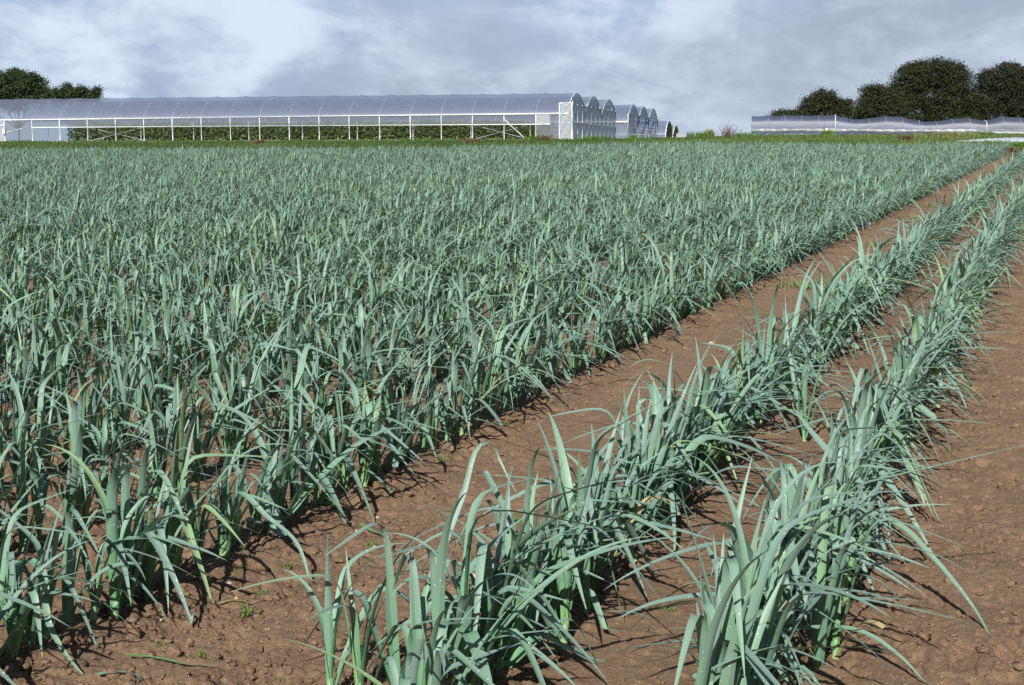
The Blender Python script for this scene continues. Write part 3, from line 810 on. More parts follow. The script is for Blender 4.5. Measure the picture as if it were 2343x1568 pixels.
def greenhouse():
    o = np.array([GO[0], GO[1], -.03])
    fr = Frame(o)
    root = empty('greenhouse', o, 'big clear polythene greenhouse with open side vent and three arched roofs', 'greenhouse', 'polythene greenhouses')
    post_a = [BAY * i for i in range(1, 21)]
    ends = BAY * 20
    # roofs, hoops
    for s in range(3):
        roof_part(fr, root, s * SPAN, 0, ends, M_ROOF, 20)
        for i, a in enumerate([0.0] + post_a):
            if s == 0 or i == 0:
                hoop_part(fr, root, s * SPAN, a, (M_WHITE if s == 0 else M_GALV) if i == 0 else M_HOOP, .05 if i == 0 else .02)
    def bar(name, p, q, r, mat=M_WHITE, n=4): return MB().tube([fr(*p), fr(*q)], r, n).build(name, mat, root, False, fr.o)
    bar('gutter', (0, -.10, HE), (ends, -.10, HE - DROP * ends), .075)
    for i, a in enumerate(post_a):
        bar('post', (a, -.02, -.1), (a, -.02, HE - DROP * a - .05), .05 if i % 4 else .068)
    for s in (1, 2, 3):
        for a in np.arange(3.0, ends, BAY * 2): bar('post', (a, s * SPAN, -.1), (a, s * SPAN, HE), .05, M_GALV)
    rail_z = 1.52
    bar('rail', (BAY * .55, -.08, rail_z), (BAY * 18, -.08, rail_z), .045)
    bar('rail', (BAY * 19, -.08, 1.75), (ends, -.08, 1.75), .05)
    bar('crank_arm', (BAY * 18.35, -.10, rail_z - .10), (BAY * 18.9, -.12, 1.05), .035)
    MB().box(fr(BAY * 19, -.16, 1.12), fr(.13, 0, 0) - fr(0, 0, 0), fr(0, .10, 0) - fr(0, 0, 0), (0, 0, .26)).build('motor_box', M_BOX, root, False, fr.o)
    MB().box(fr((post_a[0] + ends) / 2, -.04, .02), (fr(1, 0, 0) - fr(0, 0, 0)) * (ends - post_a[0]) / 2, (fr(0, 1, 0) - fr(0, 0, 0)) * .09, (0, 0, .10)).build('kerb', M_KERB, root, False, fr.o)
    # films of the long side: rolled-down upper curtain, closed bays at both ends
    def sheet(name, a0, a1, z0, z1, mat, b=-.05, n=24, wav=.03):
        P = [[fr(a, b + wav * math.sin(a * 5.1 + z * 3) * random.uniform(.3, 1), z) for z in np.linspace(z0, z1 - (DROP * a if z1 > 2 else 0), 5)] for a in np.linspace(a0, a1, n)]
        return MB().grid(P).build(name, mat, root, True, fr.o)
    sheet('vent_curtain', post_a[0] + .05, BAY * 18, rail_z, HE - .06, M_WALLF, -.03, 90)
    sheet('side_wall', .1, post_a[0], .1, HE - .06, M_WALLF, -.03, 10)
    sheet('side_wall', BAY * .55, post_a[0] - .05, rail_z, HE - .1, M_CORNER, -.10, 8)
    sheet('side_wall', BAY * 18, BAY * 19, .05, HE - .06, M_WALLF, -.02, 10)
    sheet('side_wall', BAY * 19, ends, .05, HE - .06, M_GABLE, -.02, 10)
    # braces
    bar('brace', (post_a[1], -.10, 2.05), (post_a[0] + .9, -.14, .05), .055)
    for a0, a1 in ((post_a[1] - BAY * .75, post_a[2]), (post_a[13], post_a[15])):
        bar('brace', (a0, .25, .12), (a1, .25, 1.5), .028, M_GALV); bar('brace', (a0, .31, 1.5), (a1, .31, .12), .028, M_GALV)
    # stakes standing just inside
    for a in (BAY * 1.22, BAY * 3.1, BAY * 4.97, BAY * 6.8, BAY * 8.63, BAY * 10.45, BAY * 12.35, BAY * 14.2):
        bar('stake', (a, .55, 0), (a, .55, 1.9), .035, M_WHITE)
    # corner panel taller than the gutter
    hp = 3.52
    mb = MB()
    for p, q in (((-.42, -.16, 0), (-.42, -.16, hp)), ((.80, -.16, 0), (.80, -.16, hp)), ((-.36, -.16, hp), (.74, -.16, hp)), ((-.36, -.16, 0.06), (.74, -.16, .06))):
        mb.tube([fr(*p), fr(*q)], .065, 4)
    cp = mb.build('corner_panel', M_WHITE, root, False, fr.o)
    P = [[fr(a, -.16 + .10 * math.sin((a * 1.6 + z) * 5) * random.uniform(.2, 1), z) for z in np.linspace(.1, hp - .06, 22)] for a in np.linspace(-.36, .74, 9)]
    MB().grid(P).build('panel_film', M_CORNER, cp, True, fr.o)
    # gable: films up to each arch, uprights, rails
    gw = 3 * SPAN
    for s in range(3):
        t = np.linspace(0, 1, 18)
        P = [[fr(.02, s * SPAN + SPAN * q, hp - .1 + max(0.0, arch(SPAN * q) - hp + .08) * z) for z in np.linspace(0, 1, 5)] for q in t]
        MB().grid(P).build('gable_film', M_GABLE, root, True, fr.o)
    P = [[fr(.015 + .02 * math.sin(b * 2.3 + z), b, z) for z in np.linspace(0, hp - .1, 6)] for b in np.linspace(0, gw, 60)]
    MB().grid(P).build('gable_film', M_GABLE, root, True, fr.o)
    for i, b in enumerate(np.linspace(2.0, gw - .6, 11)):
        bar('upright', (-.05, b, -.05), (-.05, b, hp - .02 if i % 3 else hp + .25), .032 if i % 2 else .042, M_WHITE if i < 3 else M_GALV)
    bar('rail', (-.06, 0, 1.72), (-.06, gw, 1.72), .04)
    bar('rail', (-.06, 0, hp - .12), (-.06, gw, hp - .12), .045, M_GALV)
    # far walls of the block
    for b in (gw,):
        sheet('side_wall', 0, ends, .02, HE - .05, M_WALLF, b + .05, 20)
    t = np.linspace(0, 1, 14)
    for s in range(3):
        P = [[fr(ends - .03, s * SPAN + SPAN * q, z * (arch(SPAN * q) - .03) / 4.0) for z in np.linspace(0, 4, 5)] for q in t]
        MB().grid(P).build('gable_film', M_WALLF, root, True, fr.o)
    # vines inside: the rows read as one leafy mass
    C = []; tn = []
    for b in (1.7, 3.4, 5.2, 7.0, 9.6, 12.5):
        n = 8500 if b < 2 else (6000 if b < 6 else 3000)
        a = rng.uniform(post_a[0] + .2, BAY * 17, n)
        a = a[(vnoise(a * .8, a * 0 + b, 9) > -.42)]
        h = rng.uniform(.0, 1, len(a)) ** 1.05 * (1.95 + .35 * vnoise(a * 1.3, a * 0 + b, 12))
        p = np.stack([o[0] + a * A_[0] + (b + rng.normal(0, .28, len(a))) * B_[0], o[1] + a * A_[1] + (b + rng.normal(0, .28, len(a))) * B_[1], o[2] + h - FALL * b], -1)
        C.append(p); tn.append(np.clip(rng.beta(1.2, 2.6, len(a)) + .25 * vnoise(a * 1.1, h, 3), 0, 1))
    V, F, T = cards(np.concatenate(C), .28, .3, np.concatenate(tn), .8)
    tag(mk('vine_rows', V, F, M_CROP, attrs={'tone': T}, smooth=False), 'rows of leafy green vines standing inside the open side of the greenhouse', 'vines', None, 'stuff')
    return fr
FR = greenhouse()

def greenhouse_two():
    b0 = 33.3 + 4.35 - 3.75
    o = FR(0, b0, 0)
    fr = Frame(o)
    root = empty('greenhouse', o, 'smaller-looking three-arched greenhouse with open gable, beyond the big one', 'greenhouse', 'polythene greenhouses')
    L = 40; SPAN = 7.5
    for s in range(3):
        roof_part(fr, root, s * SPAN, 0, L, M_ROOF, 10, SPAN)
        hoop_part(fr, root, s * SPAN, 0, M_GALV, .05, SPAN)
    def bar(name, p, q, r, mat=M_GALV): return MB().tube([fr(*p), fr(*q)], r, 4).build(name, mat, root, False, fr.o)
    gw = 3 * SPAN
    bar('gutter', (0, -.1, HE), (L, -.1, HE), .08, M_WHITE)
    for b in (0, 4.2, SPAN, 12.5, 2 * SPAN, 20.8, gw): bar('upright', (0, b, 0), (0, b, 3.4), .06, M_WHITE if b < 5 else M_GALV)
    bar('rail', (-.02, 0, 3.4), (-.02, gw, 3.3), .08); bar('rail', (-.03, 0, 3.15), (-.03, gw, 3.05), .05)
    for z in (2.15, 1.75, 1.5): bar('rail', (.3, 4.2, z), (.3, gw, z), .05, M_GALV if z > 2 else M_DARKSTEEL)
    for b in (7.6, 13.5, 19.0): bar('vent_arm', (-.06, b, 2.9), (.7, b + .8, 1.4), .08, M_DARKSTEEL)
    # corner bay filled with film, low film along the rest
    def sheet(name, b1, b2, z0, z1, mat, a=.04): 
        P = [[fr(a + .03 * math.sin(b * 4), b, z) for z in np.linspace(z0, z1, 4)] for b in np.linspace(b1, b2, 14)]
        return MB().grid(P).build(name, mat, root, True, fr.o)
    sheet('gable_film', 0, 4.2, .05, 3.38, M_CORNER); sheet('gable_film', 4.2, gw, .05, 1.5, M_WALLF)
    for s in range(3):
        t = np.linspace(0, 1, 14)
        P = [[fr(.03, s * SPAN + SPAN * q, 3.3 + max(0, arch(SPAN * q, SPAN) - 3.3) * z) for z in (0, .5, 1)] for q in t]
        MB().grid(P).build('gable_film', M_GABLE, root, True, fr.o)
    P = [[fr(a, .02, z) for z in np.linspace(.05, HE - .05, 3)] for a in np.linspace(0, L, 12)]
    MB().grid(P).build('side_wall', M_WALLF, root, True, fr.o)
    bar('rail', (-.05, -2.2, 2.35), (-.05, 4.2, 2.35), .05, M_WHITE)
greenhouse_two()

def small_tunnels():
    labs = ['green-netted end of a small tunnel just beyond the open-gabled greenhouse', 'last and smallest green-netted tunnel end before the open sky']
    for k_, (b0, px) in enumerate(((62 + 4.35 - 3.2, 1533), (68.4 + 4.35 - 3.0, 1549))):
        w, he, hr = (6.4, 1.5, 3.4) if k_ == 0 else (6.0, 1.3, 2.95)
        o = FR(0, b0, 0)
        fr = Frame(o)
        root = empty('polytunnel', o, labs[k_], 'polytunnel', 'small netted tunnels')
        roof_part(fr, root, 0, 0, 30, M_ROOF, 8, w, he, hr)
        hoop_part(fr, root, 0, -.02, M_WHITE, .07, w, he, hr)
        for b in (0, w): MB().tube([fr(-.02, b, -.2), fr(-.02, b, he)], .06, 4).build('post', M_WHITE, root, False, fr.o)
        t = np.linspace(0, 1, 14)
        P = [[fr(.03, w * q, .7 + (arch(w * q, w, he, hr) - .72) * z) for z in np.linspace(0, 1, 5)] for q in t]
        MB().grid(P).build('gable_net', M_NET, root, True, fr.o)
        P = [[fr(a, .02, z) for z in np.linspace(.05, he - .02, 3)] for a in np.linspace(0, 30, 10)]
        MB().grid(P).build('side_wall', M_WALLF, root, True, fr.o)
        P = [[fr(.03, w * q, z) for z in np.linspace(.0, .68, 3)] for q in t]
        MB().grid(P).build('gable_skirt', M_SKIRT, root, True, fr.o)
    # tiny cloche in the weeds
    c = at(1568, 317, 164); w, he, hr = 1.5, .1, .62
    fr = Frame((c[0], c[1] - .6, c[2] - .05))
    root = empty('cloche', fr.o, 'tiny white cloche in the weeds beyond the netted tunnels', 'cloche')
    roof_part(fr, root, 0, 0, 1.0, M_CORNER, 4, w, he, hr, 10)
    t = np.linspace(0, 1, 8)
    for a in (.01, .99):
        MB().grid([[fr(a, w * q, z * arch(w * q, w, he, hr)) for z in (0, .5, .98)] for q in t]).build('end_film', M_SHEET, root, True, fr.o)
small_tunnels()

# ------------------------------------------------------------------ long low tunnel on the right
def long_tunnel():
    rib_px = [1718, 1752, 1786, 1821, 1856, 1905, 1940, 1974, 2012, 2046, 2081, 2116, 2151, 2187, 2224, 2260, 2297, 2334, 2372, 2410, 2448]
    rib_px = list(np.linspace(1718, 2334, 17)) + [2372.5, 2411, 2449.5, 2488]
    top = [266, 265, 264.6, 264.6, 264.6, 264, 271.5, 269.6, 265.5, 267, 274.8, 274.5, 270.3, 268.5, 273.8, 266.4, 267.6, 271, 271, 268, 270]
    top = [265 + (v - 265) * 1.4 for v in top]
    n = len(rib_px); D = np.linspace(199, 190, n)
    knee = np.interp(rib_px, [1718, 1900, 2100, 2230, 2342, 2500], [295.5, 295.2, 296.8, 295.8, 297.5, 299])
    foot = np.interp(rib_px, [1718, 1900, 2100, 2230, 2500], [307, 308, 310, 313, 316])
    pts = [(at(x, t_, d), at(x, k_, d), at(x, f_, d)) for x, t_, k_, f_, d in zip(rib_px, top, knee, foot, D)]
    o = pts[0][2].copy()
    root = empty('polytunnel', o, 'long low polytunnel with sagging ridge and pale skirt in front of the oaks', 'polytunnel')
    dep = np.array([.17, 1.0, 0]); wd = 5.2
    def prof(tp, kn, q):            # q 0..1 from front knee over to back knee
        h = tp[2] - kn[2]; z = kn[2] + h * (1 - abs(2 * q - 1) ** 2.3) ** .55
        p = kn + dep * (wd * (.5 - .5 * math.cos(math.pi * q))); p = p.copy(); p[2] = z; return p
    qs = np.linspace(0, 1, 18)
    rows_ = []
    for i in range(n):
        rows_.append([prof(pts[i][0], pts[i][1], q) for q in qs])
        if i < n - 1:
            tp = (pts[i][0] + pts[i + 1][0]) / 2; tp[2] -= .04; kn = (pts[i][1] + pts[i + 1][1]) / 2
            rows_.append([prof(tp, kn, q) for q in qs])
    MB().grid(rows_).build('roof', M_TUNNEL, root, True, o)
    for i in range(n):
        MB().tube([prof(pts[i][0], pts[i][1], q) + np.array([0, -.03, .03]) for q in qs], .05 if i in (5, 14) else .018, 5).build('hoop', M_WHITE if i in (5, 14) else M_HOOP, root, True, o)
        MB().tube([pts[i][1] + np.array([0, .1, 0]), pts[i][2] + np.array([0, .1, -.2])], .04, 4).build('post', M_GALV, root, False, o)
    MB().tube([p[1] + np.array([0, -.03, 0]) for p in pts], .025, 4).build('rail', M_GALV, root, False, o)
    # gathered skirt: hangs part way on the near half, lower and bulging beyond the double hoop
    S = []
    for x in np.linspace(0, n - 1, 120):
        i = min(int(x), n - 2); u = x - i
        kn = pts[i][1] * (1 - u) + pts[i + 1][1] * u; ft = pts[i][2] * (1 - u) + pts[i + 1][2] * u
        fr_ = .62 + .10 * math.sin(x * 1.7) if x < 13.6 else .98
        bul = .10 if x < 13.6 else .30
        S.append([kn * (1 - fr_ * s) + ft * fr_ * s + np.array([0, -bul * math.sin(math.pi * s) - .04 + .04 * math.sin(x * 9 + s * 6), 0]) for s in np.linspace(0, 1, 7)])
    MB().grid(S).build('skirt', M_SKIRT, root, True, o)
    # the shaded wall film behind the gap
    S = [[p[1] + dep * .35, p[2] + dep * .35 + np.array([0, 0, -.2])] for p in pts]
    MB().grid(S).build('side_wall', M_WALLF, root, True, o)
    S = [[p[1] + dep * wd, p[2] + dep * wd + np.array([0, 0, -.5])] for p in pts]
    MB().grid(S).build('side_wall', M_TUNNEL, root, True, o)
    # end wall
    tp, kn, ft = pts[0]
    P = [[np.array([*(prof(tp, kn, q)[:2]), ft[2] - .2 + (prof(tp, kn, q)[2] - ft[2] + .2) * s]) for s in np.linspace(0, 1, 4)] for q in qs]
    MB().grid(P).build('end_film', M_GABLE, root, True, o)
    kn2 = kn + dep * .5
    MB().box(at(1891, 297, 195), (.16, 0, 0), (0, .05, 0), (0, 0, .16)).build('vent_flap', M_WHITE, root, False, o)
long_tunnel()

def mulch_sheet():
    """a low cloche of pale film lying along the far edge"""
    L = [(2195, 327, 119), (2230, 327, 119), (2270, 327, 118), (2310, 328, 116), (2350, 328, 115), (2420, 329, 113)]
    top = [324, 319.5, 316.5, 315, 315, 315]
    pts = []
    for (x, y, D), ty in zip(L, top):
        a = at(x, y, D); b = at(x, ty, D + .7); c = a + np.array([.1, 1.5, 0.02]); pts.append([a, a * .6 + b * .4 + np.array([0, 0, .06]), b, b * .5 + c * .5 + np.array([0, 0, .05]), c])
    pts = np.array(pts)
    P = []
    for u in np.linspace(0, len(pts) - 1, 60):
        i = min(int(u), len(pts) - 2); f = u - i; r = pts[i] * (1 - f) + pts[i + 1] * f
        r = r + rng.normal(0, .018, r.shape); P.append(r)
    o = MB().grid(P).build('mulch_sheet', M_SHEET, None, True)
    tag(o, 'pale plastic sheet humped over the ground at the far field corner', 'plastic sheet')
    P2 = [(2182, 320.5), (2196, 322), (2214, 324), (2206, 326), (2190, 324.5)]
    c = at(2200, 324, 122)
    Pm = [[c + np.array([(i - 3) * .16, (j - 2) * .3, .05 + .06 * math.sin(i * 2.1 + j)]) for j in range(5)] for i in range(7)]
    tag(MB().grid(Pm).build('plastic_scrap', M_SHEET, None, True), 'crumpled scrap of pale plastic beside the longer pale sheet', 'plastic sheet')
mulch_sheet()

# ------------------------------------------------------------------ verge grass, weeds
def tufts(C, h, w, nb, spread, tone=None, lean=.45):
    """grass blades: nb blades from each centre"""
    n = len(C) * nb
    c = np.repeat(np.asarray(C, float), nb, 0); hh = np.repeat(np.broadcast_to(h, (len(C),)), nb) * rng.uniform(.5, 1.1, n)
    c = c + np.concatenate([rng.normal(0, spread, (n, 2)), np.zeros((n, 1))], 1)
    a = rng.uniform(0, 2 * math.pi, n); ln = rng.uniform(0, lean, n)
    d = np.stack([np.cos(a) * ln, np.sin(a) * ln, np.ones(n)], -1); b = np.stack([-np.sin(a), np.cos(a), np.zeros(n)], -1) * (np.asarray(w) / 2)
    p1 = c + d * (hh * .55)[:, None]; d2 = d + np.stack([np.cos(a), np.sin(a), -.6 * np.ones(n)], -1) * (ln * .9)[:, None]; p2 = p1 + d2 * (hh * .45)[:, None]
    V = np.stack([c - b, c + b, p1 + b * .8, p1 - b * .8, p2 + b * .1, p2 - b * .1], 1).reshape(-1, 3)
    i = np.arange(n)[:, None] * 6
    F = np.concatenate([i + np.array([[0, 1, 2, 3]]), i + np.array([[3, 2, 4, 5]])], 0)
    t = rng.uniform(0, 1, n) if tone is None else np.clip(np.repeat(tone, nb) + rng.normal(0, .12, n), 0, 1)
    return V, F, np.repeat(t, 6)

def verge():
    n = 34000
    sv = rng.uniform(-.37, .37, n); y = np.interp(sv, EDGE_S, EDGE_Y) + .3 + rng.beta(.9, 1.3, n) * 96; x = sv * y
    ok = y > 0
    x, y = x[ok], y[ok]
    # no grass inside the greenhouses
    q = np.stack([x, y], -1) - FR.o[:2]; a = q @ A_; b = q @ B_
    inside = (b > -.15) & (a > -.3) & (b < 110) & (a < 66)
    x, y = x[~inside], y[~inside]
    patch = fbm(x * .16, y * .16, 3, 44)
    right = np.clip((x - 2) / 40, 0, 1)
    tone = np.clip(.12 + .7 * patch + .50 * right + rng.normal(0, .15, len(x)), 0, 1)
    h = np.clip(.13 + .20 * np.clip(fbm(x * .3, y * .3, 3, 51) + .2, 0, 1), .05, .5)
    C = np.stack([x, y, macro(x, y) + .02], -1)
    V, F, T = tufts(C, h, .06, 4, .25, tone)
    tag(mk('verge_grass', V, F, M_GRASS, attrs={'tone': T}, smooth=False), 'long rough grass along the far edge of the leeks', 'grass', None, 'stuff')
verge()

def weed_patch(name, px, py, D, wpx, h, mat, label, cat, n=60, blade=.05, group=None):
    c = at(px, py, D); c[2] = float(macro(c[0], c[1])) + .02
    root = c
    C = np.zeros((n, 3)); C[:, 0] = np.clip(rng.normal(0, wpx / 3833 * D * .26, n), -wpx / 3833 * D * .5, wpx / 3833 * D * .5); C[:, 1] = rng.normal(0, .2, n)
    V, F, T = tufts(C, h, blade, 7, .08, None, .6)
    cc, ft, tt = cards(np.stack([C[:, 0].repeat(6) + rng.normal(0, .1, n * 6), C[:, 1].repeat(6), rng.uniform(.1, h, n * 6)], -1), blade * 2.4)
    V2 = np.concatenate([V, cc]); F2 = np.concatenate([F, ft + len(V)]); T2 = np.concatenate([T, tt])
    o = mk(name, V2, F2, mat, attrs={'tone': T2}, smooth=False); o.location = c
    return tag(o, label, cat, group)
def far_weeds():
    weed_patch('dock_weed', 597, 327, 135, 40, .45, M_DOCK, 'rusty brown dock clump in the verge before the greenhouse middle', 'weeds', 26)
    weed_patch('dock_weed', 1080, 328, 135, 50, .40, M_DOCK, 'wide rusty brown dock clump in the verge before the diagonal brace', 'weeds', 34)
    weed_patch('dock_weed', 1245, 320, 150, 40, .50, M_DOCK, 'brown dock clump at the foot of the wrinkled corner panel', 'weeds', 26)
    weed_patch('dock_weed', 2072, 318, 128, 30, .50, M_DOCK, 'reddish dock clump in the grass before the long polytunnel', 'weeds', 34)
    weed_patch('tall_weed', 1230, 321, 154, 60, .55, M_WEED, 'bright green tall weeds against the closed film bay', 'weeds', 30)
    weed_patch('tall_weed', 1360, 320, 154, 90, .40, M_WEED, 'bright green weeds along the foot of the big gable', 'weeds', 40)
    weed_patch('tall_weed', 1447, 313, 185, 30, .7, M_WEED, 'weeds at the foot of the second greenhouse', 'weeds', 26)
    weed_patch('straw_grass', 2170, 316, 150, 150, .62, M_STRAW, 'tall straw coloured grass before the long polytunnel', 'grass', 80, .06)
    weed_patch('tall_weed', 2250, 314, 168, 60, .5, M_WEED, 'green weeds against the sagging skirt of the long polytunnel', 'weeds', 40)
    weed_patch('tall_weed', 1893, 306, 188, 34, .7, M_WEED, 'green weed clump half way along the polytunnel foot', 'weeds', 26)
    weed_patch('straw_grass', 1622, 303, 172, 26, .9, M_STRAW, 'pale dry grass clump beside the bare twiggy shrub', 'grass', 30)
    weed_patch('tall_weed', 1600, 308, 172, 60, .65, M_WEED, 'green weeds on the skyline between the tunnels', 'weeds', 50)
    weed_patch('tall_weed', 1695, 310, 185, 60, .45, M_WEED, 'green weeds under the metal frame on the skyline', 'weeds', 30)
    weed_patch('tall_weed', 2335, 340, 86, 60, .40, M_WEED, 'bright green weeds at the far end of the last leek row', 'weeds', 50)
    weed_patch('dock_weed', 2318, 352, 76, 40, .35, M_DOCK, 'reddish dock stalks among the far end of the last rows', 'weeds', 24)
    # twiggy dead shrub and metal frame
    b = at(1662, 311, 172); b[2] = float(macro(b[0], b[1]))
    root = empty('twiggy_shrub', b, 'bare twiggy shrub with a rusty base on the skyline between tunnels', 'shrub')
    mb = MB()
    for k_ in range(26):
        a = rng.uniform(0, 6.28); ln = rng.uniform(.15, .75); h = rng.uniform(.7, 1.55)
        p = [np.array([rng.normal(0, .25), rng.normal(0, .2), 0])]
        for q in (.4, .75, 1):
            p.append(p[0] + np.array([math.cos(a) * ln * q * 1.3 + rng.normal(0, .05), math.sin(a) * ln * q, h * q]))
        mb.tube(p, [.035, .028, .02, .01], 4)
    mb.build('stem', M_DEADWOOD, root)
    C = rng.normal(0, 1, (420, 3)) * np.array([.55, .35, .22]) + np.array([.1, 0, .42])
    up = rng.normal(0, 1, (70, 3)) * np.array([.6, .3, .3]) + np.array([0.1, 0, 1.1])
    V, F, T = cards(np.concatenate([C[C[:, 2] > .05], up]), .10)
    mk('foliage', V, F, M_DOCK, root, attrs={'tone': T}, smooth=False)
    # metal frame (a table-like rack)
    p1 = at(1674, 298.5, 170); p2 = at(1697, 298.5, 170)
    g_ = float(macro(p1[0], 170))
    root = empty('metal_rack', (p1[0], 170, g_), 'thin dark metal rack standing in the weeds by the twiggy shrub', 'rack')
    org = np.array([p1[0], 170, g_]); hz = p1[2]; xs = (p1[0], p2[0])
    for x in xs:
        for y in (170, 170.8): MB().tube([(x, y, g_ - .1), (x, y, hz)], .03, 4).build('leg', M_DARKSTEEL, root, False, org)
    mb = MB()
    for y in (170, 170.8): mb.tube([(xs[0] - .1, y, hz), (xs[1] + .1, y, hz)], .03, 4)
    for x in xs: mb.tube([(x, 170, hz + .03), (x, 170.8, hz + .03)], .025, 4)
    mb.tube([(xs[0], 170, g_ + (hz - g_) * .35), (xs[1], 170, g_ + (hz - g_) * .35)], .022, 4)
    mb.build('top_frame', M_DARKSTEEL, root, False, org)
far_weeds()

# ------------------------------------------------------------------ things lying on the soil
def stone(px, py, size, mat, label, flat=.55):
    x, y = onground(px, py)
    bm_v = []; n, m_ = 12, 8
    for i in range(m_ + 1):
        t = math.pi * i / m_
        for j in range(n):
            p = 2 * math.pi * j / n
            v = np.array([math.sin(t) * math.cos(p), math.sin(t) * math.sin(p) * .72, math.cos(t) * flat])
            bm_v.append(v * (1 + .22 * float(vnoise(np.array([v[0] * 1.6 + px]), np.array([v[1] * 1.6 + v[2] * 2]), 3)[0])))
    F = [(i * n + j, (i + 1) * n + j, (i + 1) * n + (j + 1) % n, i * n + (j + 1) % n) for i in range(m_) for j in range(n)]
    o = mk('stone', np.array(bm_v) * size, F, mat); o.location = (x, y, gz(x, y) + size * flat * .45); o.rotation_euler = (0.1, .1, random.uniform(0, 3))
    return tag(o, label, 'stone')
stone(1080, 1322, .021, M_STONE, 'largest pale tan stone lying behind the front leeks of the single row')
stone(525, 1340, .012, M_STONE2, 'grey pink stone near the weed tuft in front of the edge row')
stone(541, 1370, .011, M_STONE3, 'orange stone touching the withered twisted leaf')
stone(366, 1419, .010, M_STONE, 'small cream stone on crumbly soil near the front of the field')
stone(864, 1184, .012, M_STONE2, 'pinkish stone above the fallen green leaf on the wide strip')
stone(815, 1223, .007, M_STONE, 'tiny cream stone just left of the fallen green leaf')
stone(857, 1253, .009, M_STONE2, 'dull pink stone just below the fallen green leaf')
stone(1627, 787, .022, M_STONE, 'pale flat stone far along the wide soil strip')

def flat_leaf(pts, w, mat, label, name='fallen_leaf', lift=.006):
    P = np.array([[*onground(*p), 0] for p in pts]); P, L = spline(P, 25)
    P[:, 2] = [gz(a, b) + lift + .006 * math.sin(i * .8) for i, (a, b) in enumerate(P[:, :2])]
    P[:, 2] = np.convolve(np.pad(P[:, 2], 3, 'edge'), np.ones(7) / 7, 'valid') + .004
    T = np.gradient(P, axis=0); T /= np.linalg.norm(T, axis=1)[:, None]
    B = np.cross(T, np.array([0, 0, 1.0])); B /= np.linalg.norm(B, axis=1)[:, None]; Nn = np.cross(B, T); Nn *= np.where(Nn[:, 2:3] < 0, -1, 1)
    s = np.linspace(0, 1, 25)[None]
    V, U, A = ribbon(P[None], B[None], Nn[None], s, np.array([L]), np.array([w]), np.array([.3]), np.array([0.0]), 4, np.array([.3]), .25)
    c = P[12]
    o = mk(name, V[0].reshape(-1, 3) - c, blade_faces(1, 24, 4), mat, uv=U[0].reshape(-1, 2), attrs={'side': side(A[0].size, 4), 'along': .45 + A[0].ravel() * .3, 'tone': np.full(A[0].size, .9)})
    o.location = c
    return tag(o, label, 'fallen leaf')
flat_leaf([(290, 1509), (370, 1514), (440, 1524), (540, 1527)], .022, M_FALLEN, 'long fallen green leaf lying on crumbly soil at the front')
flat_leaf([(823, 1213), (860, 1222), (900, 1231), (938, 1236)], .024, M_FALLEN, 'fallen green leaf lying on the wide soil strip')
flat_leaf([(500, 1382), (550, 1376), (600, 1374), (622, 1380), (648, 1382)], .010, M_WITHER, 'narrow withered twisted leaf beside the weed tuft', 'withered_leaf', .012)
flat_leaf([(434, 1431), (440, 1422), (449, 1409)], .009, M_LEEK, 'tiny bluish leaf scrap stuck in the soil by the edge row', 'leaf_scrap', .02)
flat_leaf([(1757, 1105), (1775, 1120), (1800, 1138)], .010, M_FALLEN, 'thin pale leaf strip lying on soil between the last two rows', 'leaf_strip')
flat_leaf([(225, 1560), (275, 1553), (330, 1572)], .026, M_LEEK, 'broken leek leaf curving along the bottom of the view', 'fallen_leaf', .01)

def seedling(px, py, h, label, n=5, wide=.012, mat=M_WEED, name='weed_seedling'):
    x, y = onground(px, py); c = np.zeros((n, 3)); c[:, :2] = rng.normal(0, wide, (n, 2))
    V, F, T = tufts(c, h * .7, .003 + h * .022, 4, .006, None, 1.5)
    o = mk(name, V, F, mat, attrs={'tone': T}, smooth=False); o.location = (x, y, gz(x, y) - .003)
    return tag(o, label, 'weed', 'green weeds on the soil')
for a in [(556, 1305, .05, 'green weed tuft at the foot of the edge row near the front'), (652, 1297, .035, 'thin weed sprig right of the weed tuft by the edge row'),
          (692, 1328, .045, 'weed sprig under the tip of the long drooping leaf'), (562, 1408, .07, 'pale grassy weed growing over the withered leaf'),
          (457, 1507, .03, 'tiny weed just above the long fallen leaf'), (374, 1478, .02, 'tiniest green seedling above the long fallen leaf'), (607, 1358, .035, 'small weed above the end of the withered leaf'),
          (763, 1170, .09, 'bushy grass weed among the stems of the edge row'), (1022, 1060, .07, 'green weed beside the solitary leek of the edge row'),
          (1183, 1200, .05, 'green weed on the wide strip left of the single row'), (1163, 1250, .03, 'small pale weed below the weed on the wide strip'), (845, 1285, .03, 'seedling below the fallen leaf under the long arching leaf'),
          (845, 1250, .03, 'faint seedling just below the fallen leaf'), (1262, 1170, .03, 'faint weed on the wide strip far right of the solitary leek'), (1895, 1022, .05, 'small weed on soil between the last two rows'),
          (1530, 1398, .03, 'pale sprig on soil between the last two rows near the front'), (2278, 978, .03, 'lone seedling on the trodden soil'), (1157, 976, .05, 'small weed below the solitary leek')]:
    seedling(*a)
x_, y_ = onground(1838, 660)
o_ = seedling(1838, 660, .15, 'largest tangled pale green weed clump sitting on the wide strip', 60, .12, M_PALEWEED, 'weed_clump')
for px, py, h, n, lb in ((1755, 728, .10, 8, 'weed tuft near the large weed clump'), (2085, 505, .22, 24, 'pale weed clump far along the wide strip'), (2120, 475, .22, 22, 'dry weed clump beyond the pale one on the wide strip'),
                     (1985, 565, .18, 16, 'weed clump against the edge row beyond the large clump'), (2258, 398, .3, 20, 'weeds where the wide strip nears the far end')):
    seedling(px, py, h, lb, n, .10, M_PALEWEED if n > 10 else M_WEED)

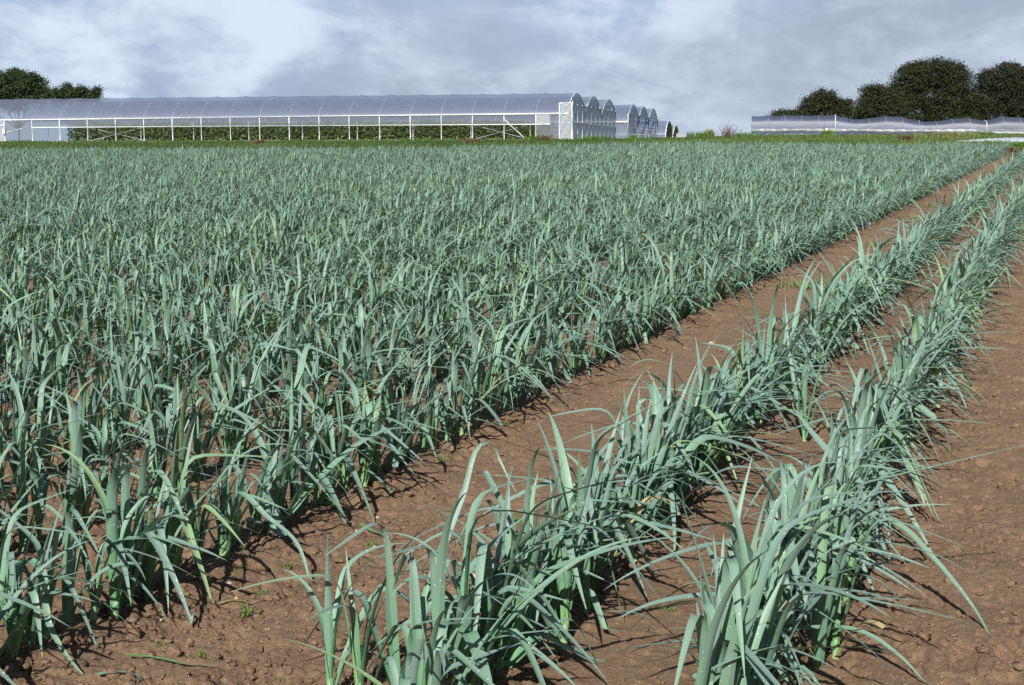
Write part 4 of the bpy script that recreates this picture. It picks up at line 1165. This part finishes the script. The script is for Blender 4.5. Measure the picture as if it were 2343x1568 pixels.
def clods():
    """loose crumbs and clods of earth"""
    n = 14000
    u = rng.uniform(0, 1, n); y = 4.3 + 9.0 * u ** 1.7; x = rng.uniform(-.34, .34, n) * y
    c = across(x, y)
    keep = rng.uniform(0, 1, n) < np.where(c > -.4, .40, np.where((c < -1.7) & (c > -2.8), np.where(y < 6.6, .9, .25), np.where(c < -2.8, .9, .15)))
    x, y = x[keep], y[keep]; n = len(x)
    t = (1 + 5 ** .5) / 2
    ico = np.array([(-1, t, 0), (1, t, 0), (-1, -t, 0), (1, -t, 0), (0, -1, t), (0, 1, t), (0, -1, -t), (0, 1, -t), (t, 0, -1), (t, 0, 1), (-t, 0, -1), (-t, 0, 1)], float) / math.hypot(1, t)
    fc = [(0, 11, 5), (0, 5, 1), (0, 1, 7), (0, 7, 10), (0, 10, 11), (1, 5, 9), (5, 11, 4), (11, 10, 2), (10, 7, 6), (7, 1, 8), (3, 9, 4), (3, 4, 2), (3, 2, 6), (3, 6, 8), (3, 8, 9), (4, 9, 5), (2, 4, 11), (6, 2, 10), (8, 6, 7), (9, 8, 1)]
    # one subdivision
    vs = [tuple(v) for v in ico]; cache = {}
    def mid(a, b):
        key = (min(a, b), max(a, b))
        if key not in cache:
            m_ = (np.array(vs[a]) + np.array(vs[b])) / 2; vs.append(tuple(m_ / np.linalg.norm(m_))); cache[key] = len(vs) - 1
        return cache[key]
    f2 = []
    for a, b, c_ in fc:
        ab, bc, ca = mid(a, b), mid(b, c_), mid(c_, a); f2 += [(a, ab, ca), (b, bc, ab), (c_, ca, bc), (ab, bc, ca)]
    base = np.array(vs); f2 = np.array(f2)
    sz = np.exp(rng.normal(math.log(.0048), .62, n)).clip(.002, .026)
    z = macro(x, y) + micro(x, y)
    bump_ = 1 + rng.uniform(-.36, .36, (n, len(base)))
    V = base[None] * bump_[..., None] * (sz[:, None, None] * np.stack([rng.uniform(.8, 1.4, n), rng.uniform(.8, 1.4, n), rng.uniform(.5, .9, n)], -1)[:, None, :])
    V = V + np.stack([x, y, z + sz * .2], -1)[:, None, :]
    F = f2[None] + (np.arange(n) * len(base))[:, None, None]
    o = mk('soil_clods', V.reshape(-1, 3), F.reshape(-1, 3), M_SOIL, smooth=False)
    tag(o, 'loose crumbs and small clods of brown earth on the soil', 'clods', None, 'stuff')
clods()
